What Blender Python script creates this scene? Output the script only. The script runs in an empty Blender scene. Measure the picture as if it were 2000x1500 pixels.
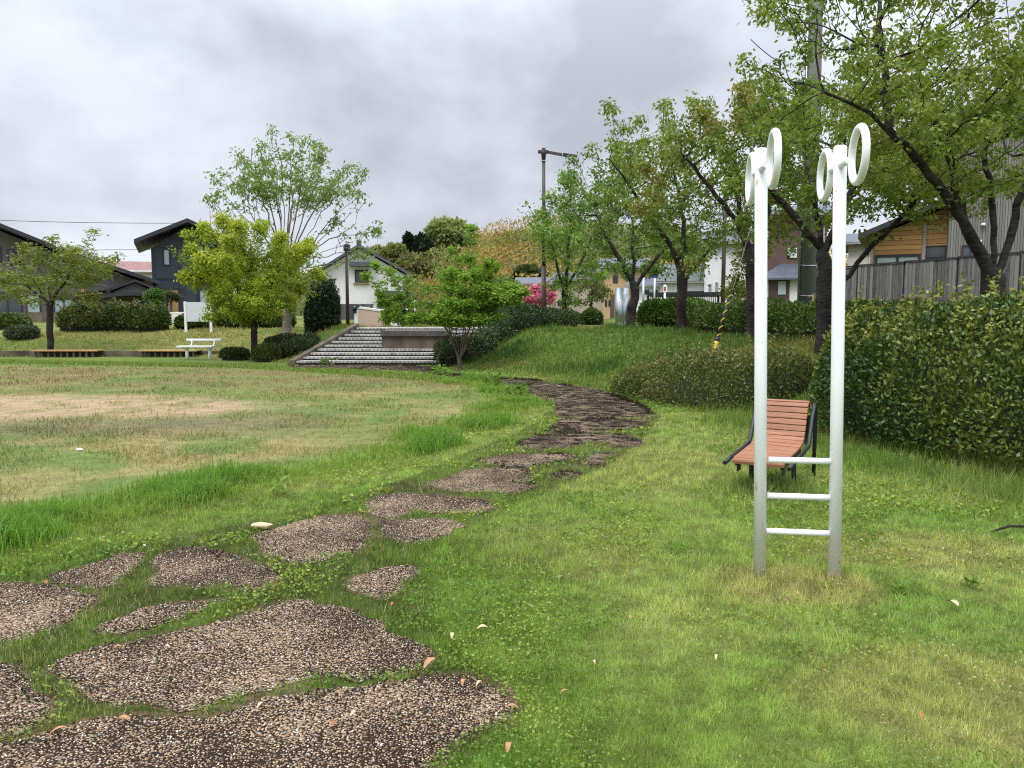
import bpy, bmesh, math, random
import numpy as np
from mathutils import Vector
R = math.radians
random.seed(7)
RNG = np.random.default_rng(11)
scene = bpy.context.scene
COL = scene.collection

# ------------------------------------------------------------------ camera
CAM_H, PITCH, FPX = 1.55, R(5.32), 1502.0
cam_d = bpy.data.cameras.new('camera')
cam_d.sensor_fit = 'HORIZONTAL'
cam_d.angle = 2 * math.atan(1000 / FPX)
cam_d.clip_start, cam_d.clip_end = 0.05, 3000
cam = bpy.data.objects.new('camera', cam_d)
cam.location = (0, 0, CAM_H)
cam.rotation_euler = (math.pi / 2 - PITCH, 0, 0)
COL.objects.link(cam)
scene.camera = cam

# ------------------------------------------------------------------ world: overcast sky
SUN_EL, SUN_AZ = R(58), R(215)
world = bpy.data.worlds.new('World')
scene.world = world
world.use_nodes = True
nt = world.node_tree
nt.nodes.clear()
def wn(t, **k):
    n = nt.nodes.new(t)
    for a, b in k.items():
        setattr(n, a, b)
    return n
w_out = wn('ShaderNodeOutputWorld')
sky = wn('ShaderNodeTexSky', sky_type='NISHITA', sun_disc=False, sun_elevation=SUN_EL, sun_rotation=SUN_AZ)
bg_sky = wn('ShaderNodeBackground'); bg_sky.inputs[1].default_value = 0.1
nt.links.new(sky.outputs[0], bg_sky.inputs[0])
tc = wn('ShaderNodeTexCoord')
mp = wn('ShaderNodeMapping'); mp.inputs['Scale'].default_value = (1.0, 1.0, 1.45); mp.inputs['Location'].default_value = (3.1, 1.7, 0.4)
nt.links.new(tc.outputs['Generated'], mp.inputs[0])
n1 = wn('ShaderNodeTexNoise'); n1.inputs['Scale'].default_value = 3.9; n1.inputs['Detail'].default_value = 6; n1.inputs['Roughness'].default_value = .5; n1.inputs['Distortion'].default_value = .12
nt.links.new(mp.outputs[0], n1.inputs['Vector'])
ramp = wn('ShaderNodeValToRGB')
e = ramp.color_ramp.elements
e[0].position, e[0].color = .33, (.415, .44, .50, 1)
e[1].position, e[1].color = .60, (.69, .735, .81, 1)
m_ = e.new(.47); m_.color = (.565, .60, .672, 1)
nt.links.new(n1.outputs['Fac'], ramp.inputs[0])
# an overcast sky is brighter overhead than near the horizon
sx = wn('ShaderNodeSeparateXYZ'); nt.links.new(tc.outputs['Generated'], sx.inputs[0])
mr = wn('ShaderNodeMapRange', interpolation_type='SMOOTHSTEP')
mr.inputs['From Min'].default_value, mr.inputs['From Max'].default_value = .22, .95
mr.inputs['To Min'].default_value, mr.inputs['To Max'].default_value = 1.0, 3.9
nt.links.new(sx.outputs['Z'], mr.inputs[0])
bg_cl = wn('ShaderNodeBackground')
nt.links.new(ramp.outputs[0], bg_cl.inputs[0]); nt.links.new(mr.outputs[0], bg_cl.inputs[1])
mixw = wn('ShaderNodeMixShader'); mixw.inputs[0].default_value = .93
nt.links.new(bg_sky.outputs[0], mixw.inputs[1]); nt.links.new(bg_cl.outputs[0], mixw.inputs[2])
nt.links.new(mixw.outputs[0], w_out.inputs[0])

sun_d = bpy.data.lights.new('sun', 'SUN')
sun_d.energy, sun_d.angle, sun_d.color = 1.5, R(18), (1.0, .96, .90)
sun = bpy.data.objects.new('sun', sun_d)
COL.objects.link(sun)
sd = Vector((math.sin(SUN_AZ) * math.cos(SUN_EL), math.cos(SUN_AZ) * math.cos(SUN_EL), math.sin(SUN_EL)))
sun.rotation_euler = sd.to_track_quat('Z', 'Y').to_euler()

scene.view_settings.view_transform = 'Standard'
scene.view_settings.look = 'None'
scene.view_settings.exposure = 0.36
scene.view_settings.gamma = 1.0
try:
    scene.cycles.filter_width = 1.15
    scene.cycles.use_denoising = False
    scene.cycles.use_adaptive_sampling = False
    scene.cycles.sample_clamp_indirect = 4.0
    scene.cycles.max_bounces = 6
    scene.cycles.diffuse_bounces = 3
    scene.cycles.transmission_bounces = 4
    scene.cycles.transparent_max_bounces = 6
except Exception:
    pass

# ------------------------------------------------------------------ placing helpers (survey of the place)
def ray(u, v):
    cx, cy = (u - 1000) / FPX, (750 - v) / FPX
    return (cx, math.cos(PITCH) + cy * math.sin(PITCH), -math.sin(PITCH) + cy * math.cos(PITCH))
def at(u, v, d):
    x, y, z = ray(u, v); k = d / y
    return Vector((x * k, d, CAM_H + z * k))
def gr(u, v, z=0.0):
    x, y, zz = ray(u, v); k = (z - CAM_H) / zz
    return Vector((x * k, y * k, z))
def ppm(d):                       # photo pixels per metre at distance d
    return FPX / d

# ------------------------------------------------------------------ noise
_T = np.random.default_rng(3).random(65536)
def _h(ix, iy, iz):
    return _T[(ix * 374761393 + iy * 668265263 + iz * 2147483647 + (ix ^ (iy << 3)) * 1274126177) & 65535]
def vnoise(p):
    p = np.asarray(p, float)
    i = np.floor(p).astype(np.int64); f = p - i; f = f * f * (3 - 2 * f)
    r = 0
    for dx in (0, 1):
        for dy in (0, 1):
            for dz in (0, 1):
                w = (f[:, 0] if dx else 1 - f[:, 0]) * (f[:, 1] if dy else 1 - f[:, 1]) * (f[:, 2] if dz else 1 - f[:, 2])
                r = r + w * _h(i[:, 0] + dx, i[:, 1] + dy, i[:, 2] + dz)
    return r
def fbm(p, s=1.0, o=3):
    p = np.asarray(p, float) * s; a, t, n = 1.0, 0, 0
    for k in range(o):
        t = t + a * vnoise(p + 17.3 * k); n += a; a *= .5; p = p * 2.03
    return t / n
def fbm2(x, y, s=1.0, o=3, z=0.0):
    x = np.atleast_1d(np.asarray(x, float)); y = np.atleast_1d(np.asarray(y, float))
    return fbm(np.stack([x, y, np.full_like(x, z)], 1), s, o)
def sstep(a, b, x):
    t = np.clip((x - a) / (b - a), 0, 1); return t * t * (3 - 2 * t)

# ------------------------------------------------------------------ materials
def newmat(name):
    m = bpy.data.materials.new(name); m.use_nodes = True
    return m, m.node_tree, m.node_tree.nodes['Principled BSDF']
def _noise(t, scale, detail=4, vec=None, rough=.55):
    n = t.nodes.new('ShaderNodeTexNoise'); n.inputs['Scale'].default_value = scale; n.inputs['Detail'].default_value = detail; n.inputs['Roughness'].default_value = rough
    if vec: t.links.new(vec, n.inputs['Vector'])
    return n
def _coord(t, scale=(1, 1, 1), kind='Object'):
    c = t.nodes.new('ShaderNodeTexCoord'); m = t.nodes.new('ShaderNodeMapping'); m.inputs['Scale'].default_value = scale
    t.links.new(c.outputs[kind], m.inputs[0]); return m.outputs[0]
def _ramp(t, fac, stops):
    r = t.nodes.new('ShaderNodeValToRGB'); el = r.color_ramp.elements
    el[0].position, el[0].color = stops[0][0], (*stops[0][1], 1)
    el[1].position, el[1].color = stops[-1][0], (*stops[-1][1], 1)
    for p, c in stops[1:-1]:
        q = el.new(p); q.color = (*c, 1)
    t.links.new(fac, r.inputs[0]); return r.outputs[0]
def _bump(t, b, fac, strength, dist=.01):
    n = t.nodes.new('ShaderNodeBump'); n.inputs['Strength'].default_value = strength; n.inputs['Distance'].default_value = dist
    t.links.new(fac, n.inputs['Height']); t.links.new(n.outputs[0], b.inputs['Normal'])
def mat(name, c, rough=.6, var=.15, scale=4, metal=0.0, bump=0.0, stretch=(1, 1, 1), c2=None, spec=.4, dist=.01, detail=5):
    m, t, b = newmat(name)
    v = _coord(t, stretch); n = _noise(t, scale, detail, v)
    lo = c2 if c2 else tuple(x * (1 - var) for x in c); hi = c if c2 else tuple(min(1, x * (1 + var)) for x in c)
    t.links.new(_ramp(t, n.outputs['Fac'], [(.32, lo), (.68, hi)]), b.inputs['Base Color'])
    b.inputs['Roughness'].default_value = rough; b.inputs['Metallic'].default_value = metal
    b.inputs['Specular IOR Level'].default_value = spec
    if bump: _bump(t, b, n.outputs['Fac'], bump, dist)
    return m
def leafmat(name, trans=.38, rough=.5, tint=(1.25, 1.2, .55)):
    m, t, b = newmat(name)
    a = t.nodes.new('ShaderNodeAttribute'); a.attribute_name = 'Col'
    b.inputs['Roughness'].default_value = rough; b.inputs['Specular IOR Level'].default_value = .28
    t.links.new(a.outputs['Color'], b.inputs['Base Color'])
    tr = t.nodes.new('ShaderNodeBsdfTranslucent')
    mu = t.nodes.new('ShaderNodeMix'); mu.data_type = 'RGBA'; mu.blend_type = 'MULTIPLY'; mu.inputs[0].default_value = 1
    t.links.new(a.outputs['Color'], mu.inputs[6]); mu.inputs[7].default_value = (*tint, 1)
    t.links.new(mu.outputs[2], tr.inputs[0])
    mx = t.nodes.new('ShaderNodeMixShader'); mx.inputs[0].default_value = trans
    t.links.new(b.outputs[0], mx.inputs[1]); t.links.new(tr.outputs[0], mx.inputs[2])
    t.links.new(mx.outputs[0], t.nodes['Material Output'].inputs[0])
    return m
def boards(name, c, c2, pitch, axis='x', rough=.8, gap=.06, streak=1.0):
    """weathered boards: each board its own tone, dark joints, long grain"""
    m, t, b = newmat(name)
    tc_ = t.nodes.new('ShaderNodeTexCoord'); sp = t.nodes.new('ShaderNodeSeparateXYZ'); t.links.new(tc_.outputs['Object'], sp.inputs[0])
    d = t.nodes.new('ShaderNodeMath'); d.operation = 'DIVIDE'; d.inputs[1].default_value = pitch; t.links.new(sp.outputs['XYZ'.index(axis.upper())], d.inputs[0])
    fl = t.nodes.new('ShaderNodeMath'); fl.operation = 'FLOOR'; t.links.new(d.outputs[0], fl.inputs[0])
    fr = t.nodes.new('ShaderNodeMath'); fr.operation = 'FRACT'; t.links.new(d.outputs[0], fr.inputs[0])
    wn_ = t.nodes.new('ShaderNodeTexWhiteNoise'); wn_.noise_dimensions = '1D'; t.links.new(fl.outputs[0], wn_.inputs['W'])
    st = (14, 14, 1.2) if axis != 'z' else (1.2, 1.2, 14)
    gn = _noise(t, 3.0, 6, _coord(t, st))
    ad = t.nodes.new('ShaderNodeMath'); ad.operation = 'MULTIPLY_ADD'; ad.inputs[1].default_value = streak * .6; t.links.new(gn.outputs['Fac'], ad.inputs[0])
    ml = t.nodes.new('ShaderNodeMath'); ml.operation = 'MULTIPLY'; ml.inputs[1].default_value = .5; t.links.new(wn_.outputs['Value'], ml.inputs[0]); t.links.new(ml.outputs[0], ad.inputs[2])
    col = _ramp(t, ad.outputs[0], [(.2, c2), (.75, c)])
    gp = t.nodes.new('ShaderNodeMath'); gp.operation = 'LESS_THAN'; gp.inputs[1].default_value = gap; t.links.new(fr.outputs[0], gp.inputs[0])
    mu = t.nodes.new('ShaderNodeMix'); mu.data_type = 'RGBA'; t.links.new(gp.outputs[0], mu.inputs[0]); t.links.new(col, mu.inputs[6]); mu.inputs[7].default_value = (c2[0] * .35, c2[1] * .35, c2[2] * .35, 1)
    t.links.new(mu.outputs[2], b.inputs['Base Color']); b.inputs['Roughness'].default_value = rough; b.inputs['Specular IOR Level'].default_value = .2
    iv = t.nodes.new('ShaderNodeMath'); iv.operation = 'SUBTRACT'; iv.inputs[0].default_value = 1; t.links.new(gp.outputs[0], iv.inputs[1])
    _bump(t, b, iv.outputs[0], .5, .01)
    return m

M = {}
def white_paint():
    m, t, b = newmat('white_paint')
    v = _coord(t, (1, 1, .45)); n = _noise(t, 5, 6, v)
    c = _ramp(t, n.outputs['Fac'], [(.3, (.76, .775, .77)), (.60, (.85, .86, .86))])
    n2 = _noise(t, 13, 5, _coord(t, (1, 1, .35)))
    th = _ramp(t, n2.outputs['Fac'], [(.66, (0, 0, 0)), (.71, (1, 1, 1))])
    mx = t.nodes.new('ShaderNodeMix'); mx.data_type = 'RGBA'; t.links.new(th, mx.inputs[0]); t.links.new(c, mx.inputs[6]); mx.inputs[7].default_value = (.50, .30, .16, 1)
    t.links.new(mx.outputs[2], b.inputs['Base Color']); b.inputs['Roughness'].default_value = .38
    _bump(t, b, n.outputs['Fac'], .08, .004)
    return m
M['white_paint'] = white_paint()
M['white_plain'] = mat('white_enamel', (.74, .76, .77), .45, .06, 6)
M['bench_wood'] = mat('oiled_slats', (.38, .178, .10), .5, 0, 3.0, c2=(.21, .088, .047), stretch=(1.2, 22, 22), bump=.12, spec=.25)
M['black_steel'] = mat('black_steel', (.018, .019, .022), .4, .2, 6)
M['rust'] = mat('rust_spots', (.30, .15, .07), .8, .3, 30)
M['dark_brown'] = mat('brown_coated_steel', (.055, .042, .042), .5, .2, 5)
M['concrete'] = mat('weathered_concrete', (.30, .285, .26), .85, 0, 3, c2=(.17, .16, .145), bump=.2)
M['dirty_concrete'] = mat('stained_concrete', (.145, .112, .080), .88, 0, 2.2, c2=(.045, .035, .026), bump=.25, stretch=(1, 1, .5))
M['pole_concrete'] = mat('pole_concrete', (.20, .20, .185), .8, .18, 4, stretch=(1, 1, .2))
M['granite_pink'] = mat('pink_granite', (.50, .36, .28), .7, .16, 30, bump=.05)
M['steel'] = mat('brushed_steel', (.52, .55, .58), .32, .18, 3, metal=.85, stretch=(1, 1, .15))
M['stone'] = mat('pale_stone', (.62, .60, .55), .7, .15, 6, bump=.2)
M['glass'] = mat('window_glass', (.035, .045, .05), .08, .2, 1.5, spec=.9)
M['glass_pale'] = mat('curtained_glass', (.36, .44, .45), .12, .15, 2.0, spec=.8)
M['blinds'] = mat('blinds_glass', (.34, .38, .38), .2, .35, 3, stretch=(.1, .1, 22), spec=.7)
M['frame_dark'] = mat('dark_sash', (.02, .022, .026), .45, .1, 5)
M['frame_grey'] = mat('grey_sash', (.30, .28, .26), .5, .1, 5)
M['navy_wall'] = mat('navy_siding', (.034, .046, .066), .55, .14, 2.0, stretch=(12, 12, .3))
M['roof_black'] = mat('charcoal_roof', (.030, .031, .037), .5, .25, 3)
M['grey_wall'] = mat('taupe_render', (.125, .118, .112), .85, .10, 2)
M['cream_wall'] = mat('cream_render', (.62, .58, .50), .85, .06, 2)
M['plaster'] = mat('white_plaster', (.70, .69, .66), .85, .05, 1.3)
M['white_wall'] = mat('white_siding', (.72, .72, .71), .8, .05, 1.3)
M['beige_wall'] = mat('beige_siding', (.44, .385, .315), .85, .08, 2)
M['tan_wall'] = mat('tan_siding', (.50, .335, .185), .85, .10, 2)
M['brown_wall'] = mat('maroon_siding', (.115, .068, .058), .8, .12, 2)
M['wood_door'] = mat('timber_door', (.42, .235, .10), .5, .2, 3, stretch=(10, 10, .6))
M['brown_door'] = mat('brown_door', (.07, .042, .036), .5, .15, 3)
M['roof_slate'] = mat('slate_roof', (.075, .085, .105), .55, .2, 5)
M['orange_boards'] = boards('amber_boards', (.62, .34, .135), (.40, .20, .075), .20, 'z', .6, .10, .7)
M['grey_siding'] = boards('corrugated_siding', (.25, .235, .215), (.17, .16, .147), .09, 'x', .6, .22, .3)
M['fence_boards'] = boards('silvered_fence_boards', (.20, .195, .19), (.045, .042, .040), .115, 'x', .85, .07, 1.1)
M['kura_boards'] = boards('charred_boards', (.125, .125, .128), (.05, .05, .052), .22, 'x', .85, .05, 1.0)
M['low_wood'] = mat('yellow_timber', (.40, .24, .085), .6, .2, 3, stretch=(.6, 8, 8))
M['yellow'] = mat('yellow_plastic', (.62, .43, .04), .5, .12, 6)
M['red'] = mat('red_paint', (.50, .045, .035), .5, .1, 6)
M['car_white'] = mat('car_white', (.78, .79, .80), .25, .02, 2, spec=.6)
M['tyre'] = mat('rubber', (.02, .02, .02), .8, .1, 8)
M['core'] = mat('shaded_core', (.020, .026, .012), .95, .3, 20)  # near-black green, painting the shade inside the hedges
M['litter'] = mat('dry_leaf', (.36, .19, .085), .7, .25, 40)
M['litter_pale'] = mat('pale_bark', (.50, .38, .24), .75, .2, 30)
M['litter_red'] = mat('red_leaf', (.34, .10, .04), .7, .25, 40)
def tiles(name, c, c2, px, py, bump=.8):
    m, t, b = newmat(name)
    w = t.nodes.new('ShaderNodeTexBrick'); w.inputs['Scale'].default_value = 1; w.inputs['Brick Width'].default_value = px; w.inputs['Row Height'].default_value = py
    w.inputs['Color1'].default_value = (*c, 1); w.inputs['Color2'].default_value = (*c2, 1); w.inputs['Mortar'].default_value = (c2[0] * .4, c2[1] * .4, c2[2] * .4, 1)
    w.inputs['Mortar Size'].default_value = .05 * py
    t.links.new(_coord(t, (1, 1, 1), 'Generated'), w.inputs['Vector'])
    t.links.new(w.outputs['Color'], b.inputs['Base Color']); b.inputs['Roughness'].default_value = .5
    _bump(t, b, w.outputs['Fac'], -bump, .02)
    return m
M['red_tiles'] = tiles('red_roof_tiles', (.30, .13, .10), (.22, .085, .07), .04, .14)
M['green_tiles'] = tiles('green_roof_tiles', (.055, .085, .062), (.03, .05, .038), .05, .12)
M['leaf'] = leafmat('tree_leaf')
M['leaf_gloss'] = leafmat('hedge_leaf', .14, .34, (1.15, 1.15, .6))
M['grass'] = leafmat('grass_blade', .42, .55, (1.15, 1.1, .65))
M['petal'] = leafmat('blossom', .3, .6, (1.1, .8, .9))
def bark(name, c, c2):
    m, t, b = newmat(name)
    n = _noise(t, 9, 7, _coord(t, (1, 1, 2.4))); n2 = _noise(t, 2.2, 3, _coord(t))
    ad = t.nodes.new('ShaderNodeMath'); ad.operation = 'MULTIPLY_ADD'; ad.inputs[1].default_value = .6; t.links.new(n.outputs['Fac'], ad.inputs[0]); 
    ml = t.nodes.new('ShaderNodeMath'); ml.operation = 'MULTIPLY'; ml.inputs[1].default_value = .45; t.links.new(n2.outputs['Fac'], ml.inputs[0]); t.links.new(ml.outputs[0], ad.inputs[2])
    t.links.new(_ramp(t, ad.outputs[0], [(.36, c2), (.66, c)]), b.inputs['Base Color']); b.inputs['Roughness'].default_value = .85; b.inputs['Specular IOR Level'].default_value = .2
    _bump(t, b, n.outputs['Fac'], .9, .03)
    return m
M['bark'] = bark('cherry_bark', (.060, .050, .044), (.010, .009, .008))  # near-black brown, mottled by noise
M['bark_light'] = bark('pale_bark', (.24, .19, .15), (.10, .08, .065))
M['bark_dark'] = bark('dark_bark', (.055, .045, .038), (.018, .015, .013))

# ------------------------------------------------------------------ mesh helpers
def tag(o, label=None, cat=None, group=None, kind=None):
    if label: o['label'] = label
    if cat: o['category'] = cat
    if group: o['group'] = group
    if kind: o['kind'] = kind
    return o
def thing(name, label, cat, loc=(0, 0, 0), rz=0.0, group=None):
    o = bpy.data.objects.new(name, None); COL.objects.link(o)
    o.location = loc; o.rotation_euler = (0, 0, rz); o.empty_display_size = .2
    return tag(o, label, cat, group)
def npmesh(name, V, F, m, parent=None, colors=None, smooth=False, mats=None, midx=None):
    V = np.ascontiguousarray(V, dtype=np.float32); F = np.ascontiguousarray(F, dtype=np.int32)
    me = bpy.data.meshes.new(name); k = F.shape[1]
    me.vertices.add(len(V)); me.vertices.foreach_set('co', V.ravel())
    me.loops.add(F.size); me.loops.foreach_set('vertex_index', F.ravel())
    me.polygons.add(len(F)); me.polygons.foreach_set('loop_start', np.arange(0, F.size, k, dtype=np.int32))
    if smooth: me.polygons.foreach_set('use_smooth', np.ones(len(F), dtype=bool))
    me.update(calc_edges=True)
    if colors is not None:
        a = me.color_attributes.new('Col', 'FLOAT_COLOR', 'POINT')
        c = np.ones((len(V), 4), np.float32); c[:, :3] = colors
        a.data.foreach_set('color', c.ravel())
    me.materials.append(m)
    o = bpy.data.objects.new(name, me); COL.objects.link(o)  # smooth dark shell standing for the shaded hedge interior
    if parent: o.parent = parent
    return o
class MB:
    def __init__(s): s.bm = bmesh.new()
    def box(s, c, d, rz=0, bev=0.0, tilt=None):
        r = bmesh.ops.create_cube(s.bm, size=1.0)
        vs = r['verts']
        for v in vs:
            v.co = Vector((v.co.x * d[0], v.co.y * d[1], v.co.z * d[2]))
        if bev:
            es = list({e for v in vs for e in v.link_edges})
            g = bmesh.ops.bevel(s.bm, geom=es, offset=bev, segments=2, affect='EDGES', profile=.6)
            vs = list({v for f in g['faces'] for v in f.verts} | {v for v in vs if v.is_valid})
        from mathutils import Euler
        q = Euler((tilt[0] if tilt else 0, tilt[1] if tilt else 0, rz)).to_matrix()
        for v in vs: v.co = q @ v.co + Vector(c)
        return s
    def tube(s, pts, r, n=10, cap=True, closed=False):
        pts = [Vector(p) for p in pts]; rs = r if isinstance(r, (list, tuple)) else [r] * len(pts)
        rings = []; L = len(pts); prev = None
        for i, p in enumerate(pts):
            if closed: a = pts[(i + 1) % L] - pts[i - 1]
            else: a = pts[min(i + 1, L - 1)] - pts[max(i - 1, 0)]
            a.normalize()
            if prev is None:
                ref = Vector((0, 0, 1)) if abs(a.z) < .9 else Vector((0, 1, 0))
                u = a.cross(ref).normalized()
            else:
                u = (prev - a * prev.dot(a)).normalized()
            prev = u; w = a.cross(u)
            rings.append([s.bm.verts.new(p + (u * math.cos(2 * math.pi * k / n) + w * math.sin(2 * math.pi * k / n)) * rs[i]) for k in range(n)])
        for i in range(L if closed else L - 1):
            A, B = rings[i], rings[(i + 1) % L]
            for k in range(n):
                f = s.bm.faces.new((A[k], A[(k + 1) % n], B[(k + 1) % n], B[k])); f.smooth = True
        if cap and not closed:
            s.bm.faces.new(rings[0]); s.bm.faces.new(rings[-1])
        return s
    def prism(s, prof, y0, y1):
        """profile in x,z extruded along y"""
        a = [s.bm.verts.new((x, y0, z)) for x, z in prof]; b = [s.bm.verts.new((x, y1, z)) for x, z in prof]
        n = len(prof)
        s.bm.faces.new(a); s.bm.faces.new(b[::-1])
        for i in range(n): s.bm.faces.new((a[i], a[(i + 1) % n], b[(i + 1) % n], b[i]))
        return s
    def poly(s, pts):
        s.bm.faces.new([s.bm.verts.new(p) for p in pts]); return s
    def blob(s, c, r, seed=0, amp=.12, sub=3):
        q = bmesh.ops.create_icosphere(s.bm, subdivisions=sub, radius=1.0)
        P = np.array([v.co[:] for v in q['verts']]); n = fbm(P * 1.6 + seed * 7.7, 1, 3)
        for v, k in zip(q['verts'], n):
            f = 1 + amp * (k - .5) * 2
            v.co = Vector((v.co.x * r[0] * f + c[0], v.co.y * r[1] * f + c[1], v.co.z * r[2] * f + c[2]))
        for v in q['verts']:
            for f in v.link_faces: f.smooth = True
        return s
    def build(s, name, m, parent=None):
        bmesh.ops.recalc_face_normals(s.bm, faces=s.bm.faces)
        me = bpy.data.meshes.new(name); s.bm.to_mesh(me); s.bm.free()
        for x in (m if isinstance(m, (list, tuple)) else [m]): me.materials.append(x)
        o = bpy.data.objects.new(name, me); COL.objects.link(o)
        if parent: o.parent = parent
        return o
def copy_tree(o, parent=None):
    c = o.copy(); COL.objects.link(c)
    if parent: c.parent = parent
    for ch in list(o.children): copy_tree(ch, c)
    return c

# ------------------------------------------------------------------ terrain
FOOT = np.array([(-90, 27.2), (-40, 27.2), (-12, 27.0), (-9.5, 26.0), (-8, 24.7), (-6.5, 22.85), (-2.1, 22.6), (-.8, 20.6), (.85, 18.1), (2.25, 14.6), (3.2, 11.6), (3.85, 8.7), (4.6, 6), (5.2, 3), (5.7, 0), (6.2, -6), (7, -40)], float)
def foot_dist(x, y):
    x = np.asarray(x, float).ravel(); y = np.asarray(y, float).ravel()
    best = np.full(x.shape, 1e9); sg = np.ones_like(x)
    for (ax, ay), (bx, by) in zip(FOOT[:-1], FOOT[1:]):
        dx, dy = bx - ax, by - ay; L2 = dx * dx + dy * dy
        t = np.clip(((x - ax) * dx + (y - ay) * dy) / L2, 0, 1)
        px, py = ax + t * dx, ay + t * dy
        d = np.hypot(x - px, y - py)
        c = dx * (y - ay) - dy * (x - ax)
        u = d < best
        best = np.where(u, d, best); sg = np.where(u, np.sign(c), sg)
    return best * sg
ST_Y0, ST_RUN, ST_RISE, ST_N = 22.85, .34, .103, 10
def height(x, y):
    x = np.asarray(x, float).ravel(); y = np.asarray(y, float).ravel()
    d = foot_dist(x, y)
    wid = np.where(x < -7, 4.4, 3.4); top = np.where(x < -7, .86, 1.0)
    h = top * np.clip(.35 * sstep(0, 1, d / wid) + .65 * np.clip(d / wid, 0, 1), 0, 1)
    h = h + .18 * sstep(33, 48, y) * (x < 3) + .6 * sstep(8, 10.6, x) * sstep(-4, 4, d)
    h = h + sstep(.3, 2.0, d) * (fbm2(x, y, .9, 3) - .5) * .16
    st = (x > -6.7) & (x < -.5) & (y > 22.6) & (y < 26.5)
    ramp_ = (y - ST_Y0) / ST_RUN * ST_RISE - .3
    h = np.where(st, np.minimum(h, np.clip(ramp_, -.06, 2)), h)
    return h
def H(x, y): return float(height([x], [y])[0])

# ------------------------------------------------------------------ ground colours (what grows or lies where)
def poly_px(pts, z=0.0):
    return np.array([gr(u, v, z)[:2] for u, v in pts])
def in_poly(P, x, y):
    c = np.zeros(len(x), bool); n = len(P); j = n - 1
    for i in range(n):
        xi, yi = P[i]; xj, yj = P[j]
        k = ((yi > y) != (yj > y))
        with np.errstate(divide='ignore', invalid='ignore'):
            k &= x < (xj - xi) * (y - yi) / (yj - yi + 1e-12) + xi
        c ^= k; j = i
    return c
def z1(pts): return [(x / 2, 950 + y / 2) for x, y in pts]
def z3(pts): return [(600 + x / 2.5, 680 + y / 2.5) for x, y in pts]
SLABS = [  # outlines of the exposed-aggregate paving between the grass joints
    [(-420, 1150), (0, 1140), (65, 1137), (125, 1150), (188, 1165), (175, 1185), (120, 1215), (65, 1247), (0, 1252), (-420, 1275)],
    z1([(190, 345), (330, 315), (440, 268), (560, 255), (590, 275), (540, 320), (470, 365), (450, 395), (300, 400), (220, 370)]),
    z1([(590, 290), (660, 262), (720, 240), (830, 245), (900, 268), (960, 300), (1080, 340), (1110, 380), (1000, 415), (900, 400), (600, 390), (580, 360), (650, 330)]),
    z1([(360, 560), (480, 500), (620, 470), (760, 450), (860, 440), (900, 455), (800, 490), (680, 530), (560, 560), (420, 575)]),
    z1([(200, 690), (330, 640), (480, 615), (620, 590), (760, 550), (900, 520), (1000, 490), (1080, 460), (1170, 438), (1260, 455), (1380, 490), (1500, 545), (1640, 610), (1700, 650), (1720, 690), (1640, 715), (1560, 735), (1400, 762), (1300, 745), (1200, 755), (1080, 792), (960, 822), (840, 850), (700, 862), (600, 850), (480, 838), (380, 848), (300, 805), (240, 750)]),
    z1([(-250, 1035), (0, 1020), (150, 985), (300, 930), (420, 905), (560, 905), (760, 912), (900, 880), (1000, 842), (1080, 825), (1240, 815), (1400, 790), (1560, 762), (1760, 745), (1880, 760), (1960, 820), (2000, 862), (1980, 900), (1860, 960), (1780, 1010), (1720, 1060), (1640, 1110), (1500, 1400), (900, 1500), (-250, 1500)]),
    z1([(-500, 690), (0, 680), (60, 700), (100, 760), (160, 820), (220, 880), (190, 930), (100, 970), (40, 985), (0, 1000), (-500, 1020)]),
    z1([(980, 200), (1060, 170), (1180, 133), (1300, 113), (1420, 118), (1460, 170), (1430, 230), (1380, 260), (1280, 290), (1160, 310), (1080, 270), (1010, 240)]),
    z1([(1470, 140), (1540, 130), (1700, 125), (1820, 150), (1780, 180), (1680, 220), (1580, 232), (1520, 210), (1470, 170)]),
    z1([(1330, 390), (1400, 350), (1500, 320), (1620, 300), (1640, 320), (1600, 380), (1560, 430), (1500, 440), (1430, 425)]),
    z1([(1560, 480), (1690, 472), (1670, 500), (1600, 502)]),
    z1([(1420, 70), (1500, 30), (1620, 26), (1780, 43), (1900, 58), (1960, 75), (1900, 95), (1760, 105), (1620, 95), (1540, 125), (1460, 115)]),
    z3([(560, 662), (700, 630), (760, 600), (900, 585), (1100, 590), (1100, 640), (1040, 665), (1130, 680), (1010, 712), (940, 698), (760, 702), (640, 685)]),
    z3([(1160, 625), (1260, 600), (1360, 610), (1300, 632), (1200, 638)]),
    z3([(820, 552), (940, 525), (1100, 515), (1300, 518), (1340, 545), (1180, 570), (1110, 580), (960, 585), (900, 568)]),
    z3([(1320, 560), (1400, 515), (1500, 510), (1530, 520), (1440, 540), (1470, 560), (1400, 574)]),
    z3([(1010, 472), (1100, 425), (1300, 415), (1560, 420), (1590, 440), (1640, 470), (1520, 492), (1400, 452), (1300, 482), (1180, 502), (1050, 492)]),
    z3([(1150, 407), (1210, 370), (1230, 347), (1400, 350), (1600, 352), (1670, 357), (1640, 390), (1500, 407), (1300, 412)]),
    z3([(1228, 338), (1205, 265), (1060, 215), (1080, 180), (1130, 160), (1250, 180), (1420, 203), (1560, 248), (1650, 288), (1695, 325), (1620, 340), (1400, 346)]),
    z3([(600, 122), (760, 132), (900, 147), (1130, 158), (1085, 182), (1000, 172), (850, 157), (700, 142)]),
    [(560, 716), (600, 713), (720, 713), (845, 716), (850, 727), (760, 722), (640, 723), (570, 722)],
]
SLAB_XY = [poly_px(p) for p in SLABS]
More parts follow.
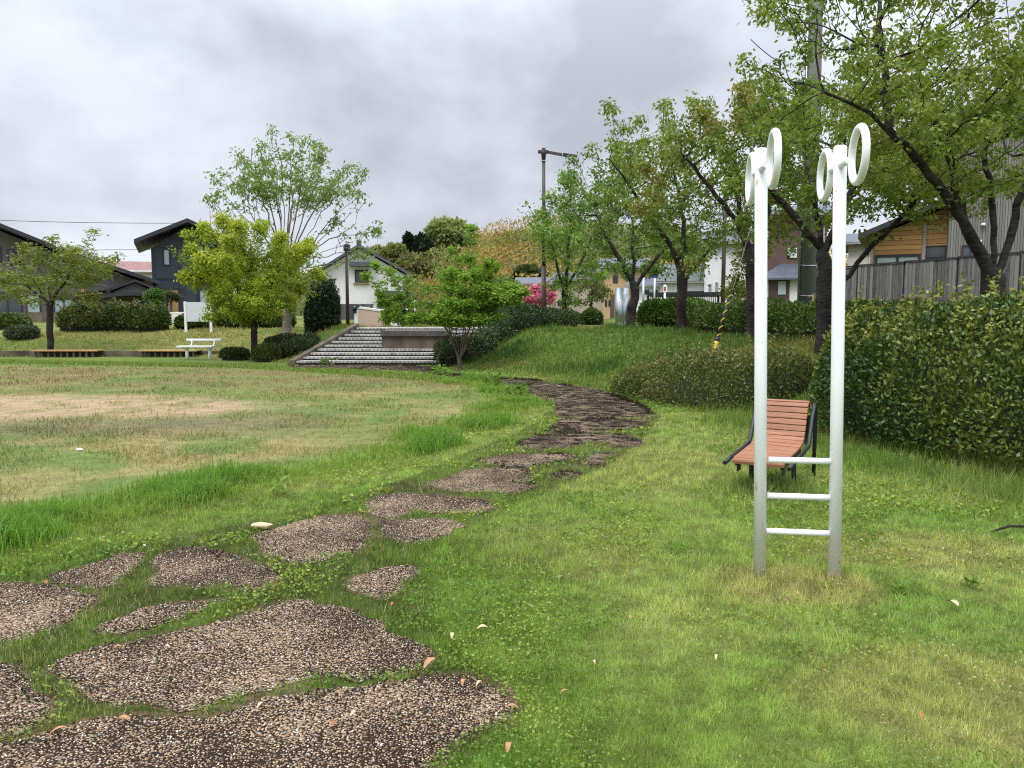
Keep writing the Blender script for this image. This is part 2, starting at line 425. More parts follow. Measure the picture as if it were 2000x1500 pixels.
PATH_AREA = poly_px([(-500, 1110), (0, 1108), (130, 1088), (300, 1058), (490, 1020), (690, 972), (815, 928), (950, 868), (1010, 848), (1080, 800), (1040, 758), (840, 733), (850, 726), (1060, 740), (1170, 756), (1260, 790), (1290, 815), (1255, 860), (1200, 905), (1090, 955), (990, 995), (890, 1040), (835, 1090), (850, 1180), (880, 1260), (1010, 1340), (1020, 1390), (900, 1470), (800, 1600), (-500, 1700)])
FRINGE = np.array([gr(u, v)[:2] for u, v in [(-380, 1130), (0, 1062), (200, 1020), (420, 965), (560, 940), (720, 905), (850, 868), (960, 825), (1015, 792), (1020, 770), (960, 752), (860, 741), (700, 728), (480, 716), (0, 707), (-600, 705)]])
def line_dist(L, x, y):
    best = np.full(np.shape(x), 1e9); tt = np.zeros(np.shape(x)); s = 0
    for (ax, ay), (bx, by) in zip(L[:-1], L[1:]):
        dx, dy = bx - ax, by - ay; l = math.hypot(dx, dy)
        t = np.clip(((x - ax) * dx + (y - ay) * dy) / (l * l), 0, 1)
        d = np.hypot(x - ax - t * dx, y - ay - t * dy); u = d < best
        best = np.where(u, d, best); tt = np.where(u, s + t * l, tt); s += l
    return best, tt
FIELD = np.vstack([FRINGE, [(-60, 24.5), (-60, 2.0)]])
def field_fac(x, y): return in_poly(FIELD, x, y)
def mixc(a, b, t): return np.asarray(a) * (1 - t)[:, None] + np.asarray(b) * t[:, None]
C_LAWN = np.array((.222, .322, .070)); C_LAWN_Y = np.array((.305, .360, .112)); C_LAWN_D = np.array((.172, .285, .056))
C_OLIVE = np.array((.185, .210, .068)); C_DRY = np.array((.275, .245, .105)); C_BROWN = np.array((.205, .155, .075)); C_SAND = np.array((.40, .295, .185))
C_BANK = np.array((.105, .175, .030)); C_BANK_O = np.array((.190, .200, .048)); C_DEEP = np.array((.050, .115, .020))
def sand_fac(x, y):
    n = fbm2(x, y, .45, 4, 3.0)
    d = np.hypot((x + 9.6) / 5.6, (y - 12.6) / 1.75) + (n - .5) * 1.1
    return (1 - sstep(.62, 1.25, d)) * (.45 + .55 * sstep(.38, .52, fbm2(x, y, 3.2, 3, 31.0)))
def ground_col(x, y):
    """base colour of whatever grows at (x, y)"""
    n1 = fbm2(x, y, .35, 4, 1.0); n2 = fbm2(x, y, 1.3, 3, 5.0); n3 = fbm2(x, y, .9, 4, 9.0)
    c = mixc(C_LAWN, C_LAWN_Y, sstep(.44, .66, n1 * .6 + n2 * .4)); c = mixc(c, np.tile(C_LAWN_D, (len(x), 1)), sstep(.52, .70, n3) * .75)
    # seeding patches on the near lawn
    for (cx, cy, rx, ry, k) in ((1.85, 3.0, .75, .5, .6), (1.6, 4.25, .6, .35, .8), (2.6, 4.9, .9, .5, .6), (2.2, 2.4, .5, .4, .7), (.35, 4.9, .7, .8, .45), (.9, 7.6, 1.4, 1.6, .4)):
        d = np.hypot((x - cx) / rx, (y - cy) / ry) + (n2 - .5) * .9
        c = mixc(c, np.tile((.36, .335, .135), (len(x), 1)), (1 - sstep(.55, 1.15, d)) * k)
    f = field_fac(x, y)
    fc = mixc(C_OLIVE, C_DRY, sstep(.45, .62, n1)); fc = mixc(fc, np.tile((.115, .190, .048), (len(x), 1)), sstep(.46, .60, n3) * .85)
    far = sstep(14.2, 16.8, y + (n1 - .5) * 4) * (1 - sstep(20.5, 23.0, y + (n2 - .5) * 2))
    fc = mixc(fc, np.tile(C_BROWN, (len(x), 1)), far * .75 * sstep(.36, .58, n2))
    fc = mixc(fc, np.tile(C_SAND, (len(x), 1)), np.clip(sand_fac(x, y), 0, 1))
    mud = np.exp(-((y - 10.3 - .12 * (x + 6)) / .9) ** 2) * (x < -2.5) * sstep(.3, .6, n1)
    fc = mixc(fc, np.tile((.17, .14, .085), (len(x), 1)), mud * .7)
    fd, ft = line_dist(FRINGE, x, y)
    fc = mixc(fc, np.tile((.14, .235, .040), (len(x), 1)), (1 - sstep(.15, .9, fd + (n2 - .5) * .9)) * np.where(y > 18, .9, 1))
    c = np.where(f[:, None], fc, c)
    out = ~f
    near_edge = (1 - sstep(.2, .9, fd)) * out * (y < 17)
    c = mixc(c, np.tile((.29, .30, .10), (len(x), 1)), near_edge * .55)
    pa = in_poly(PATH_AREA, x, y)
    c = np.where(pa[:, None], mixc(c, mixc(np.array((.115, .165, .036)), np.array((.085, .066, .038)), sstep(.50, .66, n3)), np.full(len(x), .75)), c)
    d = foot_dist(x, y)
    b = mixc(C_BANK, C_BANK_O, sstep(.42, .60, n1)); b = mixc(b, np.tile(C_DEEP, (len(x), 1)), sstep(.50, .68, n3) * .7)
    lft = (x < -6.9)
    b = np.where(lft[:, None], mixc(np.array((.16, .205, .045)), np.array((.24, .235, .075)), sstep(.4, .62, n1)), b)
    c = mixc(c, b, sstep(-.4, .5, d))
    return c
# ------------------------------------------------------------------ the ground: one sheet to the horizon
def spaced(a, b, f):
    o = [a]
    while o[-1] < b: o.append(o[-1] + f(o[-1]))
    return o
ys = [-120, -60, -30, -15, -8, -4, -2] + spaced(-1, 40, lambda y: .09 if y < 4 else (.14 if y < 10 else .22)) + [42, 45, 50, 60, 75, 95, 130, 200, 320, 520, 900]
xr = spaced(0, 14, lambda x: .09 if x < 4 else .2) + [16, 19, 23, 28, 35, 45, 60, 90, 140, 220, 400, 900]
xs = sorted([-x for x in xr[1:]] + xr)
gx, gy = np.meshgrid(np.array(xs, float), np.array(ys, float)); nx, ny = len(xs), len(ys)
X, Y = gx.ravel(), gy.ravel(); Z = height(X, Y)
idx = np.arange(nx * ny).reshape(ny, nx)
F = np.stack([idx[:-1, :-1].ravel(), idx[:-1, 1:].ravel(), idx[1:, 1:].ravel(), idx[1:, :-1].ravel()], 1)
def groundmat():
    m, t, b = newmat('turf_and_soil')
    a = t.nodes.new('ShaderNodeAttribute'); a.attribute_name = 'Col'
    n = _noise(t, 28, 6, _coord(t)); n2 = _noise(t, 5, 5, _coord(t, (1, 1.0, 1)))
    mu = t.nodes.new('ShaderNodeMath'); mu.operation = 'MULTIPLY'; t.links.new(n.outputs['Fac'], mu.inputs[0]); t.links.new(n2.outputs['Fac'], mu.inputs[1])
    f = _ramp(t, mu.outputs[0], [(.12, (.62, .58, .55)), (.40, (1.12, 1.12, 1.05))])
    x = t.nodes.new('ShaderNodeMix'); x.data_type = 'RGBA'; x.blend_type = 'MULTIPLY'; x.inputs[0].default_value = 1
    t.links.new(a.outputs['Color'], x.inputs[6]); t.links.new(f, x.inputs[7]); t.links.new(x.outputs[2], b.inputs['Base Color'])
    b.inputs['Roughness'].default_value = .95; b.inputs['Specular IOR Level'].default_value = .1
    _bump(t, b, n.outputs['Fac'], .8, .02)
    return m
ground = npmesh('ground', np.stack([X, Y, Z], 1), F, groundmat(), colors=ground_col(X, Y) * np.where(field_fac(X, Y), .88, np.where(foot_dist(X, Y) > .2, .78, .55))[:, None], smooth=True)
tag(ground, kind='structure')

# ------------------------------------------------------------------ the path: exposed aggregate slabs
def aggregate():
    m, t, b = newmat('exposed_aggregate')
    co = _coord(t)
    vo = t.nodes.new('ShaderNodeTexVoronoi'); vo.inputs['Scale'].default_value = 104; vo.inputs['Randomness'].default_value = 1
    t.links.new(co, vo.inputs['Vector'])
    sp = t.nodes.new('ShaderNodeSeparateColor'); t.links.new(vo.outputs['Color'], sp.inputs[0])
    peb = _ramp(t, sp.outputs[0], [(0.0, (.050, .034, .025)), (.20, (.145, .100, .068)), (.44, (.30, .207, .13)), (.68, (.51, .37, .232)), (.88, (.20, .155, .125)), (1.0, (.62, .53, .42))])
    big = _noise(t, 1.5, 4, co)
    gap = t.nodes.new('ShaderNodeMath'); gap.operation = 'MULTIPLY_ADD'; gap.inputs[1].default_value = -.95; gap.inputs[2].default_value = .96; t.links.new(big.outputs['Fac'], gap.inputs[0])
    dm = t.nodes.new('ShaderNodeMath'); dm.operation = 'GREATER_THAN'; t.links.new(vo.outputs['Distance'], dm.inputs[0]); t.links.new(gap.outputs[0], dm.inputs[1])
    mx = t.nodes.new('ShaderNodeMix'); mx.data_type = 'RGBA'; t.links.new(dm.outputs[0], mx.inputs[0]); t.links.new(peb, mx.inputs[6]); mx.inputs[7].default_value = (.034, .023, .016, 1)
    # patches where silt and dark moss have settled, much more of it on the far, damp stretch
    ps = t.nodes.new('ShaderNodeNewGeometry'); sy = t.nodes.new('ShaderNodeSeparateXYZ'); t.links.new(ps.outputs['Position'], sy.inputs[0])
    wet = t.nodes.new('ShaderNodeMapRange'); wet.inputs['From Min'].default_value = 6.3; wet.inputs['From Max'].default_value = 9.6; wet.inputs['To Min'].default_value = -.06; wet.inputs['To Max'].default_value = .10
    t.links.new(sy.outputs['Y'], wet.inputs[0])
    mo = _noise(t, 4.2, 8, _coord(t, (1.1, 1.5, 1)), .74)
    ad = t.nodes.new('ShaderNodeMath'); ad.operation = 'ADD'; t.links.new(mo.outputs['Fac'], ad.inputs[0]); t.links.new(wet.outputs[0], ad.inputs[1])
    mf = _ramp(t, ad.outputs[0], [(.585, (0, 0, 0)), (.61, (1, 1, 1))])
    m2 = t.nodes.new('ShaderNodeMix'); m2.data_type = 'RGBA'; t.links.new(mf, m2.inputs[0]); t.links.new(mx.outputs[2], m2.inputs[6]); m2.inputs[7].default_value = (.022, .0155, .011, 1)
    t.links.new(m2.outputs[2], b.inputs['Base Color'])
    b.inputs['Roughness'].default_value = .85; b.inputs['Specular IOR Level'].default_value = .04
    iv = t.nodes.new('ShaderNodeMath'); iv.operation = 'SUBTRACT'; iv.inputs[0].default_value = 1; t.links.new(vo.outputs['Distance'], iv.inputs[1])
    _bump(t, b, iv.outputs[0], 1.0, .012)
    return m
bm = bmesh.new()
SLAB_FINE = []; SLAB_GROWN = []
for k, P in enumerate(SLAB_XY):
    pts = []; n = len(P)
    for i in range(n):
        a, c = P[i], P[(i + 1) % n]; l = math.hypot(*(c - a)); q = max(1, int(l / .05))
        for j in range(q): pts.append(a + (c - a) * j / q)
    pts = np.array(pts)
    # smooth the corners, then roughen the edge
    for _ in range(2): pts = .5 * pts + .25 * (np.roll(pts, 1, 0) + np.roll(pts, -1, 0))
    j1 = fbm2(pts[:, 0], pts[:, 1], 11, 4, 1.0) - .5; j2 = fbm2(pts[:, 0], pts[:, 1], 11, 4, 8.0) - .5
    cc_ = pts.mean(0); ctr = pts - cc_; tan = np.roll(pts, -1, 0) - np.roll(pts, 1, 0); nrm = np.stack([tan[:, 1], -tan[:, 0]], 1); nrm /= np.linalg.norm(nrm, axis=1, keepdims=True) + 1e-9
    sg = 1 if (0.5 * np.sum(pts[:, 0] * np.roll(pts[:, 1], -1) - np.roll(pts[:, 0], -1) * pts[:, 1])) > 0 else -1
    pts = pts + nrm * sg * .004
    pts[:, 1] -= .007 * pts[:, 1] * np.maximum(0, -nrm[:, 1] * sg)
    amp = .13
    pts = pts + np.stack([j1, j2], 1) * amp
    SLAB_FINE.append(pts); wdt = .004 + .10 * np.clip(fbm2(pts[:, 0], pts[:, 1], 3.0, 3, 77.0) - .34, 0, 1) * (1 + .8 * np.maximum(0, nrm[:, 1] * sg)) * min(1.6, .8 + .08 * pts[:, 1].mean())
    SLAB_GROWN.append(pts + nrm * sg * wdt[:, None])
    bm.faces.new([bm.verts.new((p[0], p[1], .006)) for p in pts])
bmesh.ops.recalc_face_normals(bm, faces=bm.faces)
for f in bm.faces:
    if f.normal.z < 0: f.normal_flip()
bmesh.ops.triangulate(bm, faces=bm.faces, ngon_method='EAR_CLIP')
me = bpy.data.meshes.new('path'); bm.to_mesh(me); bm.free(); me.materials.append(aggregate())
path = bpy.data.objects.new('path', me); COL.objects.link(path); tag(path, kind='structure')
def on_slab(x, y, polys=None):
    r = np.zeros(len(x), bool)
    for P in (polys or SLAB_FINE):
        lo, hi = P.min(0), P.max(0)
        k = (x > lo[0]) & (x < hi[0]) & (y > lo[1]) & (y < hi[1])
        if k.any(): r[k] |= in_poly(P[::2], x[k], y[k])
    return r

# bare soil that shows round the slabs
bm = bmesh.new()
for k, P in enumerate(SLAB_GROWN): bm.faces.new([bm.verts.new((p[0], p[1], .0018 + .0001 * k)) for p in P])
for f in bm.faces:
    f.normal_update()
    if f.normal.z < 0: f.normal_flip()
bmesh.ops.triangulate(bm, faces=bm.faces, ngon_method='EAR_CLIP')
me = bpy.data.meshes.new('path_soil'); bm.to_mesh(me); bm.free(); me.materials.append(mat('bare_soil', (.155, .105, .062), .95, 0, 38, c2=(.040, .028, .019), bump=.8, spec=.05, detail=8))
o = bpy.data.objects.new('path_soil', me); COL.objects.link(o); tag(o, kind='structure')

# ------------------------------------------------------------------ the far hill (terrain)
hx, hy = np.meshgrid(np.linspace(-60, 160, 90), np.linspace(105, 260, 60))
def hill_z(x, y):
    r = 17 * np.exp(-((x - 15) / 52) ** 2) * sstep(108, 165, y)
    return r * (.9 + .3 * (fbm2(x, y, .05, 3) - .5)).reshape(x.shape) - .4
hz = hill_z(hx.ravel(), hy.ravel())
hi_ = np.arange(hx.size).reshape(hx.shape)
hills = npmesh('hills', np.stack([hx.ravel(), hy.ravel(), hz], 1), np.stack([hi_[:-1, :-1].ravel(), hi_[:-1, 1:].ravel(), hi_[1:, 1:].ravel(), hi_[1:, :-1].ravel()], 1), mat('hill_soil', (.10, .10, .04), .95, .3, .2), smooth=True)
tag(hills, kind='structure')

# ------------------------------------------------------------------ houses
def window(p, x, z, w, h, y, frame='frame_dark', glass='glass', fw=.06, mull=False, name='window'):
    """frame proud of a wall lying at local y, facing -y"""
    m = MB()
    m.box((x, y - .03, z + h / 2 - fw / 2), (w, .09, fw)).box((x, y - .03, z - h / 2 + fw / 2), (w, .09, fw))
    m.box((x - w / 2 + fw / 2, y - .03, z), (fw, .09, h - 2 * fw)).box((x + w / 2 - fw / 2, y - .03, z), (fw, .09, h - 2 * fw))
    if mull: m.box((x, y - .03, z), (fw, .085, h - 2 * fw))
    f = m.build(name, M[frame], p)
    MB().box((x, y - .006, z), (w - fw, .02, h - fw)).build('pane', M[glass], f)
    return f
def gable_slabs(rx, rz, lx, lz, qx, qz, y0, y1, t):
    """two roof slabs meeting at a ridge (rx, rz) running along y, down to (lx, lz) and (qx, qz)"""
    m = MB()
    m.prism([(lx, lz), (rx, rz), (rx, rz + t), (lx, lz + t)], y0, y1)
    m.prism([(rx + .002, rz), (qx, qz), (qx, qz + t), (rx + .002, rz + t)], y0 + .002, y1 - .002)
    return m
def U(u, d): return (u - 1000) / FPX * d * 1.0        # metres sideways at distance d
def Zv(v, d): return at(1000, v, d).z

# -- navy two-storey house
d = 56; o = at(345, 610, d); bx = o.x
hs = thing('house', 'navy two storey gabled house with timber front door beyond the lawn', 'house', (bx, d, 1.0), R(24))
RZ, BASE = R(24), 1.0
def wallpt(u, v):
    a = ray(u, v); n = (-math.sin(RZ), math.cos(RZ)); t = (bx * n[0] + d * n[1]) / (a[0] * n[0] + a[1] * n[1])
    return ((a[0] * t - bx) * math.cos(RZ) + (a[1] * t - d) * math.sin(RZ), CAM_H + a[2] * t - BASE)
UC = 345
def lx(u, v=540): return wallpt(u, v)[0]
def lz(v, u=None): return wallpt(UC if u is None else u, v)[1]
def lz2(v, u=None): return lz(v, u)
x0, x1, xr_ = lx(297), lx(452), lx(369)
w = MB().prism([(x0, -1), (x1, -1), (x1, lz(487)), (xr_, lz(440)), (x0, lz(487))], 0, 8).build('wall', M['navy_wall'], hs)
m = MB()
for u in (302, 350, 384): m.box((lx(u), -.02, (lz(487) - 1) / 2 + .3), (.07, .05, lz(487) + .6))
m.box((lx(326), -.021, lz(545)), (lx(349) - lx(303), .055, .10)).box((lx(326), -.021, lz(483)), (lx(349) - lx(303), .055, .10))
m.build('wall_trim', M['roof_black'], hs)
rf = gable_slabs(xr_, lz(437), lx(266), lz(481), lx(470), lz(481), -1.4, 8.5, .28).build('roof', M['roof_black'], hs)
gable_slabs(lx(402), lz(437), lx(372), lz(452), lx(448), lz(462), 6, 12, .3).build('roof', M['roof_black'], hs)
window(hs, lx(327), lz(503), .44, 1.15, 0, glass='glass_pale')
window(hs, lx(393), lz(495), .5, 1.15, 0, glass='glass_pale')
window(hs, lx(396), lz(580), .6, 1.1, 0, glass='glass_pale')
MB().box((lx(334), -.012, lz(594)), (1.75, .03, 2.3)).build('recess_shade', M['roof_black'], hs)  # flat dark panel paints the shade of the door recess
dr = MB().box((lx(332), -.05, lz(596)), (.95, .06, 2.1)).build('door', M['wood_door'], hs)
MB().box((lx(332), -.09, lz(590)), (.14, .03, 1.5)).build('glass_slit', M['glass'], dr)
for b_ in (-.15, .15): MB().box((lx(371), -.02, lz(455) + b_), (.38, .05, .2)).build('gable_vent', M['roof_black'], hs)

# -- long grey house whose roof slopes down towards the navy one
d = 52; o = at(120, 610, d); bx = o.x; RZ, UC = R(31), 120
hs = thing('house', 'long taupe house under one dark sloping roof with a timber porch post', 'house', (bx, d, 1.0), RZ)
prof = [(lx(-160), -1), (lx(284), -1), (lx(284), lz(552, 284)), (lx(110), lz(494, 110)), (lx(0), lz(449, 0)), (lx(-60), lz(425, -60)), (lx(-160), lz(465, -160))]
MB().prism(prof, 0, 9).build('wall', M['grey_wall'], hs)
m = MB()
for (ua, va, ub, vb) in ((-60, 420, 112, 490), (112, 491, 306, 556)):
    m.prism([(lx(ua), lz(va, ua)), (lx(ub), lz(vb, ub)), (lx(ub), lz(vb, ub) + .26), (lx(ua), lz(va, ua) + .26)], -1.3 if ub < 200 else -.9, 9.5)
m.build('roof', M['roof_black'], hs)
for u, v, ww, hh in ((24, 505, .36, 1.0), (40, 505, .36, 1.0), (75, 503, .5, 1.1), (0, 500, .3, 1.0)): window(hs, lx(u), lz(v), ww, hh, 0)
window(hs, lx(12), lz(600), 1.6, 1.9, 0, mull=True); window(hs, lx(122), lz(603), 1.2, 1.4, 0, glass='glass_pale', mull=True)
window(hs, lx(62), lz(600), .8, 1.6, 0, glass='glass_pale')
pr = MB().prism([(lx(144), lz(579)), (lx(196), lz(574)), (lx(196), lz(574) + .12), (lx(144), lz(579) + .12)], -1.9, 0).build('porch_roof', M['wood_door'], hs)
MB().prism([(lx(146), lz(575)), (lx(206), lz(567)), (lx(206), lz(567) + .1), (lx(146), lz(575) + .1)], -2.0, -.01).build('roof', M['roof_black'], hs)
MB().box((lx(158), -1.7, .9), (.15, .15, 2.6)).build('post', M['wood_door'], hs)
MB().box((lx(178), -.04, .8), (.9, .07, 2.0)).build('door', M['brown_door'], hs)
MB().prism([(lx(219), -1), (lx(292), -1), (lx(292), lz(572, 292)), (lx(255), lz(554, 255)), (lx(219), lz(570, 219))], -2.6, -.05).build('wall', M['grey_wall'], hs)
gable_slabs(lx(255), lz(553, 255), lx(213), lz(568, 213), lx(298), lz(570, 298), -3.0, -.02, .14).build('roof', M['roof_black'], hs)

# -- curved carport in front of it
d = 48; o = at(240, 610, d); bx = o.x; RZ, UC = R(26), 240
cp = thing('carport', 'dark arched carport beside the navy house', 'carport', (bx, d, 1.0), RZ)
n = 12; x0, x1 = lx(188), lx(291)
top = [(x0 + (x1 - x0) * i / n, lz(580) + (lz(571) - lz(580)) * math.sin(math.pi * (.08 + .62 * i / n)) * 1.1) for i in range(n + 1)]
MB().prism(top + [(x, z - .22) for x, z in top[::-1]], 0, 4.6).build('roof', M['roof_black'], cp)
for x in (x0 + .2, x1 - .2): MB().tube([(x, .3, -.6), (x, .3, lz(580))], .05).build('post', M['black_steel'], cp)
m = MB()
for u in (214, 226, 238, 252): m.box((lx(u), 4.2, .5), (.28, .05, 1.9))
m.build('slatted_screen', M['frame_grey'], cp)

# -- red tiled house behind
d = 78; o = at(240, 610, d); bx = o.x; RZ, UC = R(20), 262
hs = thing('house', 'cream house with a red tiled roof showing between the dark houses', 'house', (bx, d, 1.0), RZ)
MB().box((lx(262), 3, lz(531) / 2 - .55), (lx(322) - lx(202), 5.6, lz(531) + 1)).build('wall', M['cream_wall'], hs)
MB().prism([(lx(196), lz(531)), (lx(330), lz(531)), (lx(330), lz(528)), (lx(196), lz(528))], -.4, -.1).build('gutter', M['white_wall'], hs)
v = [(lx(262), -.4, lz(530)), (lx(330), -.4, lz(530)), (lx(330), 3.2, lz(507)), (lx(201), 3.2, lz(507))]
m = MB(); m.poly(v); m.poly([(lx(201), 3.2, lz(507)), (lx(262), -.4, lz(530)), (lx(196), -.2, lz(530))]); m.poly([(a, b_, c - .12) for a, b_, c in v]); m.build('roof', M['red_tiles'], hs)

# -- white storehouse (kura)
d = 55; o = at(700, 610, d); bx = o.x; RZ, UC, BASE = R(10), 700, .9
hs = thing('storehouse', 'white plastered storehouse with grey boarded base and a hooded window', 'storehouse', (bx, d, .9), RZ)
xa, xb, xr_ = lx(606), lx(786), lx(702)
MB().prism([(xa, -1), (xb, -1), (xb, lz2(541)), (xr_, lz2(488)), (xa, lz2(548))], 0, 9).build('wall', M['plaster'], hs)
MB().prism([(lx(640), lz2(531)), (xr_, lz2(496)), (lx(770), lz2(537)), (lx(786), lz2(546)), (lx(790), lz2(536)), (xr_, lz2(485)), (lx(604), lz2(546)), (lx(604), lz2(553))], -.16, .02).build('eave_band', M['plaster'], hs)
gable_slabs(xr_, lz2(483), lx(598), lz2(548), lx(806), lz2(541), -.6, 9.6, .2).build('roof', M['roof_slate'], hs)
MB().box((xr_, 0, lz2(477)), (.3, 1.2, .42), bev=.05).box((xr_, -.3, lz2(472)), (.16, .3, .2), bev=.04).build('ridge_ornament', M['roof_slate'], hs)
MB().box((lx(662), -.03, -.2), (lx(736) - lx(606) - .0, .05, lz2(576) + 1)).build('board_cladding', M['kura_boards'], hs)
w_ = window(hs, lx(706), lz2(541), .92, 1.0, 0)
MB().box((lx(706), -.09, lz2(553.5)), (1.2, .16, .07)).build('sill', M['low_wood'], w_)
hd = MB().prism([(lx(684), lz2(521)), (lx(728), lz2(521)), (lx(728), lz2(518)), (lx(684), lz2(518))], -.8, 0)
hd.prism([(lx(682), lz2(518)), (lx(729), lz2(518)), (lx(727), lz2(512)), (lx(684), lz2(512))], -.72, 0); hd.build('window_hood', M['roof_slate'], hs)
MB().box((lx(768), -.35, lz2(592) - .2), (lx(802) - lx(737), .6, lz2(557) - lz2(616))).build('boarded_shed', M['kura_boards'], hs)
MB().box((lx(768), -.66, lz2(592)), (lx(802) - lx(737), .05, .07)).box((lx(737.5), -.66, lz2(575)), (.08, .05, lz2(557) - lz2(592))).build('shed_rail', M['frame_grey'], hs)
MB().box((lx(760), -.7, lz2(630)), (lx(812) - lx(700), .5, .8)).build('plinth', M['beige_wall'], hs)

# -- buildings across the street, seen under the row of trees
def simple_house(name, label, dist, u0, u1, vt, wall, roof=None, vr=None, depth=7, wins=(), base=1.0, over=.4, cat='house'):
    """plain gabled house turned to face the park"""
    global bx, d, RZ, BASE, UC
    d, BASE, UC = dist, base, (u0 + u1) / 2
    bx = U(UC, d); RZ = -math.atan2(bx, d)
    t = thing(name, label, cat, (bx, d, base), RZ)
    a, b_ = lx(u0), lx(u1); zt = lz(vt)
    MB().box(((a + b_) / 2, depth / 2, zt / 2 - .5), (b_ - a, depth, zt + 1)).build('wall', M[wall], t)
    if roof:
        zr = lz(vr) * 1.0 + .25
        m = MB(); y0, y1, ym = -over, depth + over, depth / 2
        for q in (0, .14):
            m.poly([(a - over, y0, zt + q), (b_ + over, y0, zt + q), (b_ + over, ym, zr + q), (a - over, ym, zr + q)])
            m.poly([(a - over, y1, zt + q), (a - over, ym, zr + q), (b_ + over, ym, zr + q), (b_ + over, y1, zt + q)])
        m.poly([(a - over, y0, zt), (b_ + over, y0, zt), (b_ + over, y0, zt + .14), (a - over, y0, zt + .14)])
        m.build('roof', M[roof], t)
        for q in (a + .1, b_ - .1): MB().poly([(q, 0, zt - .02), (q, depth, zt - .02), (q, ym, zr - .05)]).build('gable', M[wall], t)
        MB().box(((a + b_) / 2, -over - .06, zt + .05), (b_ - a + 2 * over, .1, .1)).build('gutter', M['frame_grey'], t)
        MB().tube([(b_ - .15, -.06, -.5), (b_ - .15, -.06, zt)], .045, 6).build('downpipe', M['frame_grey'], t)
    for (u, v, pw, ph, fr, gl) in wins:
        window(t, lx(u), lz(v), pw / ppm(d), ph / ppm(d), 0, fr, gl, fw=max(.05, 1.2 / ppm(d)))
    return t
simple_house('house', 'low beige bungalow with a grey roof behind the pink blossom tree', 84, 1012, 1082, 556, 'beige_wall', 'roof_slate', 546, wins=((1030, 575, 12, 10, 'frame_dark', 'glass'),))
simple_house('house', 'beige two storey house with dark roof behind the trees past the lamp post', 76, 1086, 1158, 549, 'beige_wall', 'roof_black', 536, wins=((1158, 552, 9, 12, 'frame_dark', 'glass'), (1096, 592, 14, 10, 'frame_dark', 'glass')))
simple_house('house', 'beige house wing in shade next to the tan house', 72, 1134, 1182, 545, 'beige_wall', 'roof_black', 530, wins=((1158, 553, 10, 12, 'frame_dark', 'glass'),))
t = simple_house('house', 'tan house with dark windows and a recessed porch by the silver column', 66, 1178, 1262, 524, 'tan_wall', 'roof_slate', 508, wins=((1184, 592, 4, 12, 'frame_dark', 'glass'), (1191, 592, 4, 12, 'frame_dark', 'glass'), (1202, 545, 9, 14, 'frame_dark', 'glass')))
MB().box((lx(1196.5), -.03, .9), (.35, .06, 2.4)).build('porch_post', M['brown_wall'], t)
simple_house('house', 'white walled house with a green tiled roof behind the black carport', 58, 1290, 1382, 553, 'white_wall', 'green_tiles', 521, wins=((1264 + 66, 571, 9, 8, 'frame_dark', 'glass'), (1360, 572, 34, 6, 'frame_dark', 'glass')))
simple_house('house', 'small white house between the silver column and the green tiled house', 62, 1232, 1312, 560, 'white_wall', 'roof_slate', 548, wins=((1264, 571, 8, 8, 'frame_dark', 'glass'), (1281, 571, 8, 8, 'frame_dark', 'glass')))
simple_house('house', 'tall plain white house with three slim windows', 54, 1376, 1472, 478, 'white_wall', 'roof_slate', 452, wins=((1387, 562, 5, 16, 'frame_grey', 'glass_pale'), (1400, 560, 5, 18, 'frame_grey', 'glass_pale'), (1429, 561, 6, 18, 'frame_dark', 'glass'), (1440, 590, 12, 14, 'frame_dark', 'glass')))
t = simple_house('house', 'maroon upper storeyed house with white porch wing and blue grey roof', 44, 1498, 1612, 424, 'brown_wall', 'roof_slate', 400, wins=((1546, 494, 16, 18, 'white_plain', 'glass_pale'),), base=1.3)
a = lambda u: lx(u) * .963
b_ = lambda v: CAM_H - BASE + (lz(v) + BASE - CAM_H) * .963
MB().box(((a(1484) + a(1608)) / 2, -.85, (b_(546) - 1) / 2), (a(1608) - a(1484), 1.6, b_(546) + 1)).build('wall', M['plaster'], t)
MB().prism([(a(1480), b_(546)), (a(1612), b_(546)), (a(1612), b_(543)), (a(1480), b_(543))], -2.0, -.1).build('eave_board', M['roof_black'], t)
m = MB(); q = [(a(1480), -2.1, b_(543)), (a(1612), -2.1, b_(543)), (a(1612), -.02, b_(511)), (a(1522), -.02, b_(511))]
m.poly(q); m.poly([(x, y, z - .1) for x, y, z in q]); m.poly([q[0], q[1], (q[1][0], q[1][1], q[1][2] - .1), (q[0][0], q[0][1], q[0][2] - .1)]); m.build('roof', M['roof_slate'], t)
dr = MB().box((a(1522), -1.68, b_(575)), (a(1542) - a(1501), .07, b_(546) - b_(606))).build('door', M['brown_door'], t)
MB().box((a(1528), -1.73, b_(562)), (.40, .03, .72)).build('glass_panel', M['glass_pale'], dr)
window(t, a(1590), b_(566), 22 / ppm(43), 27 / ppm(43), -1.65, 'frame_grey', 'glass_pale', fw=.09)

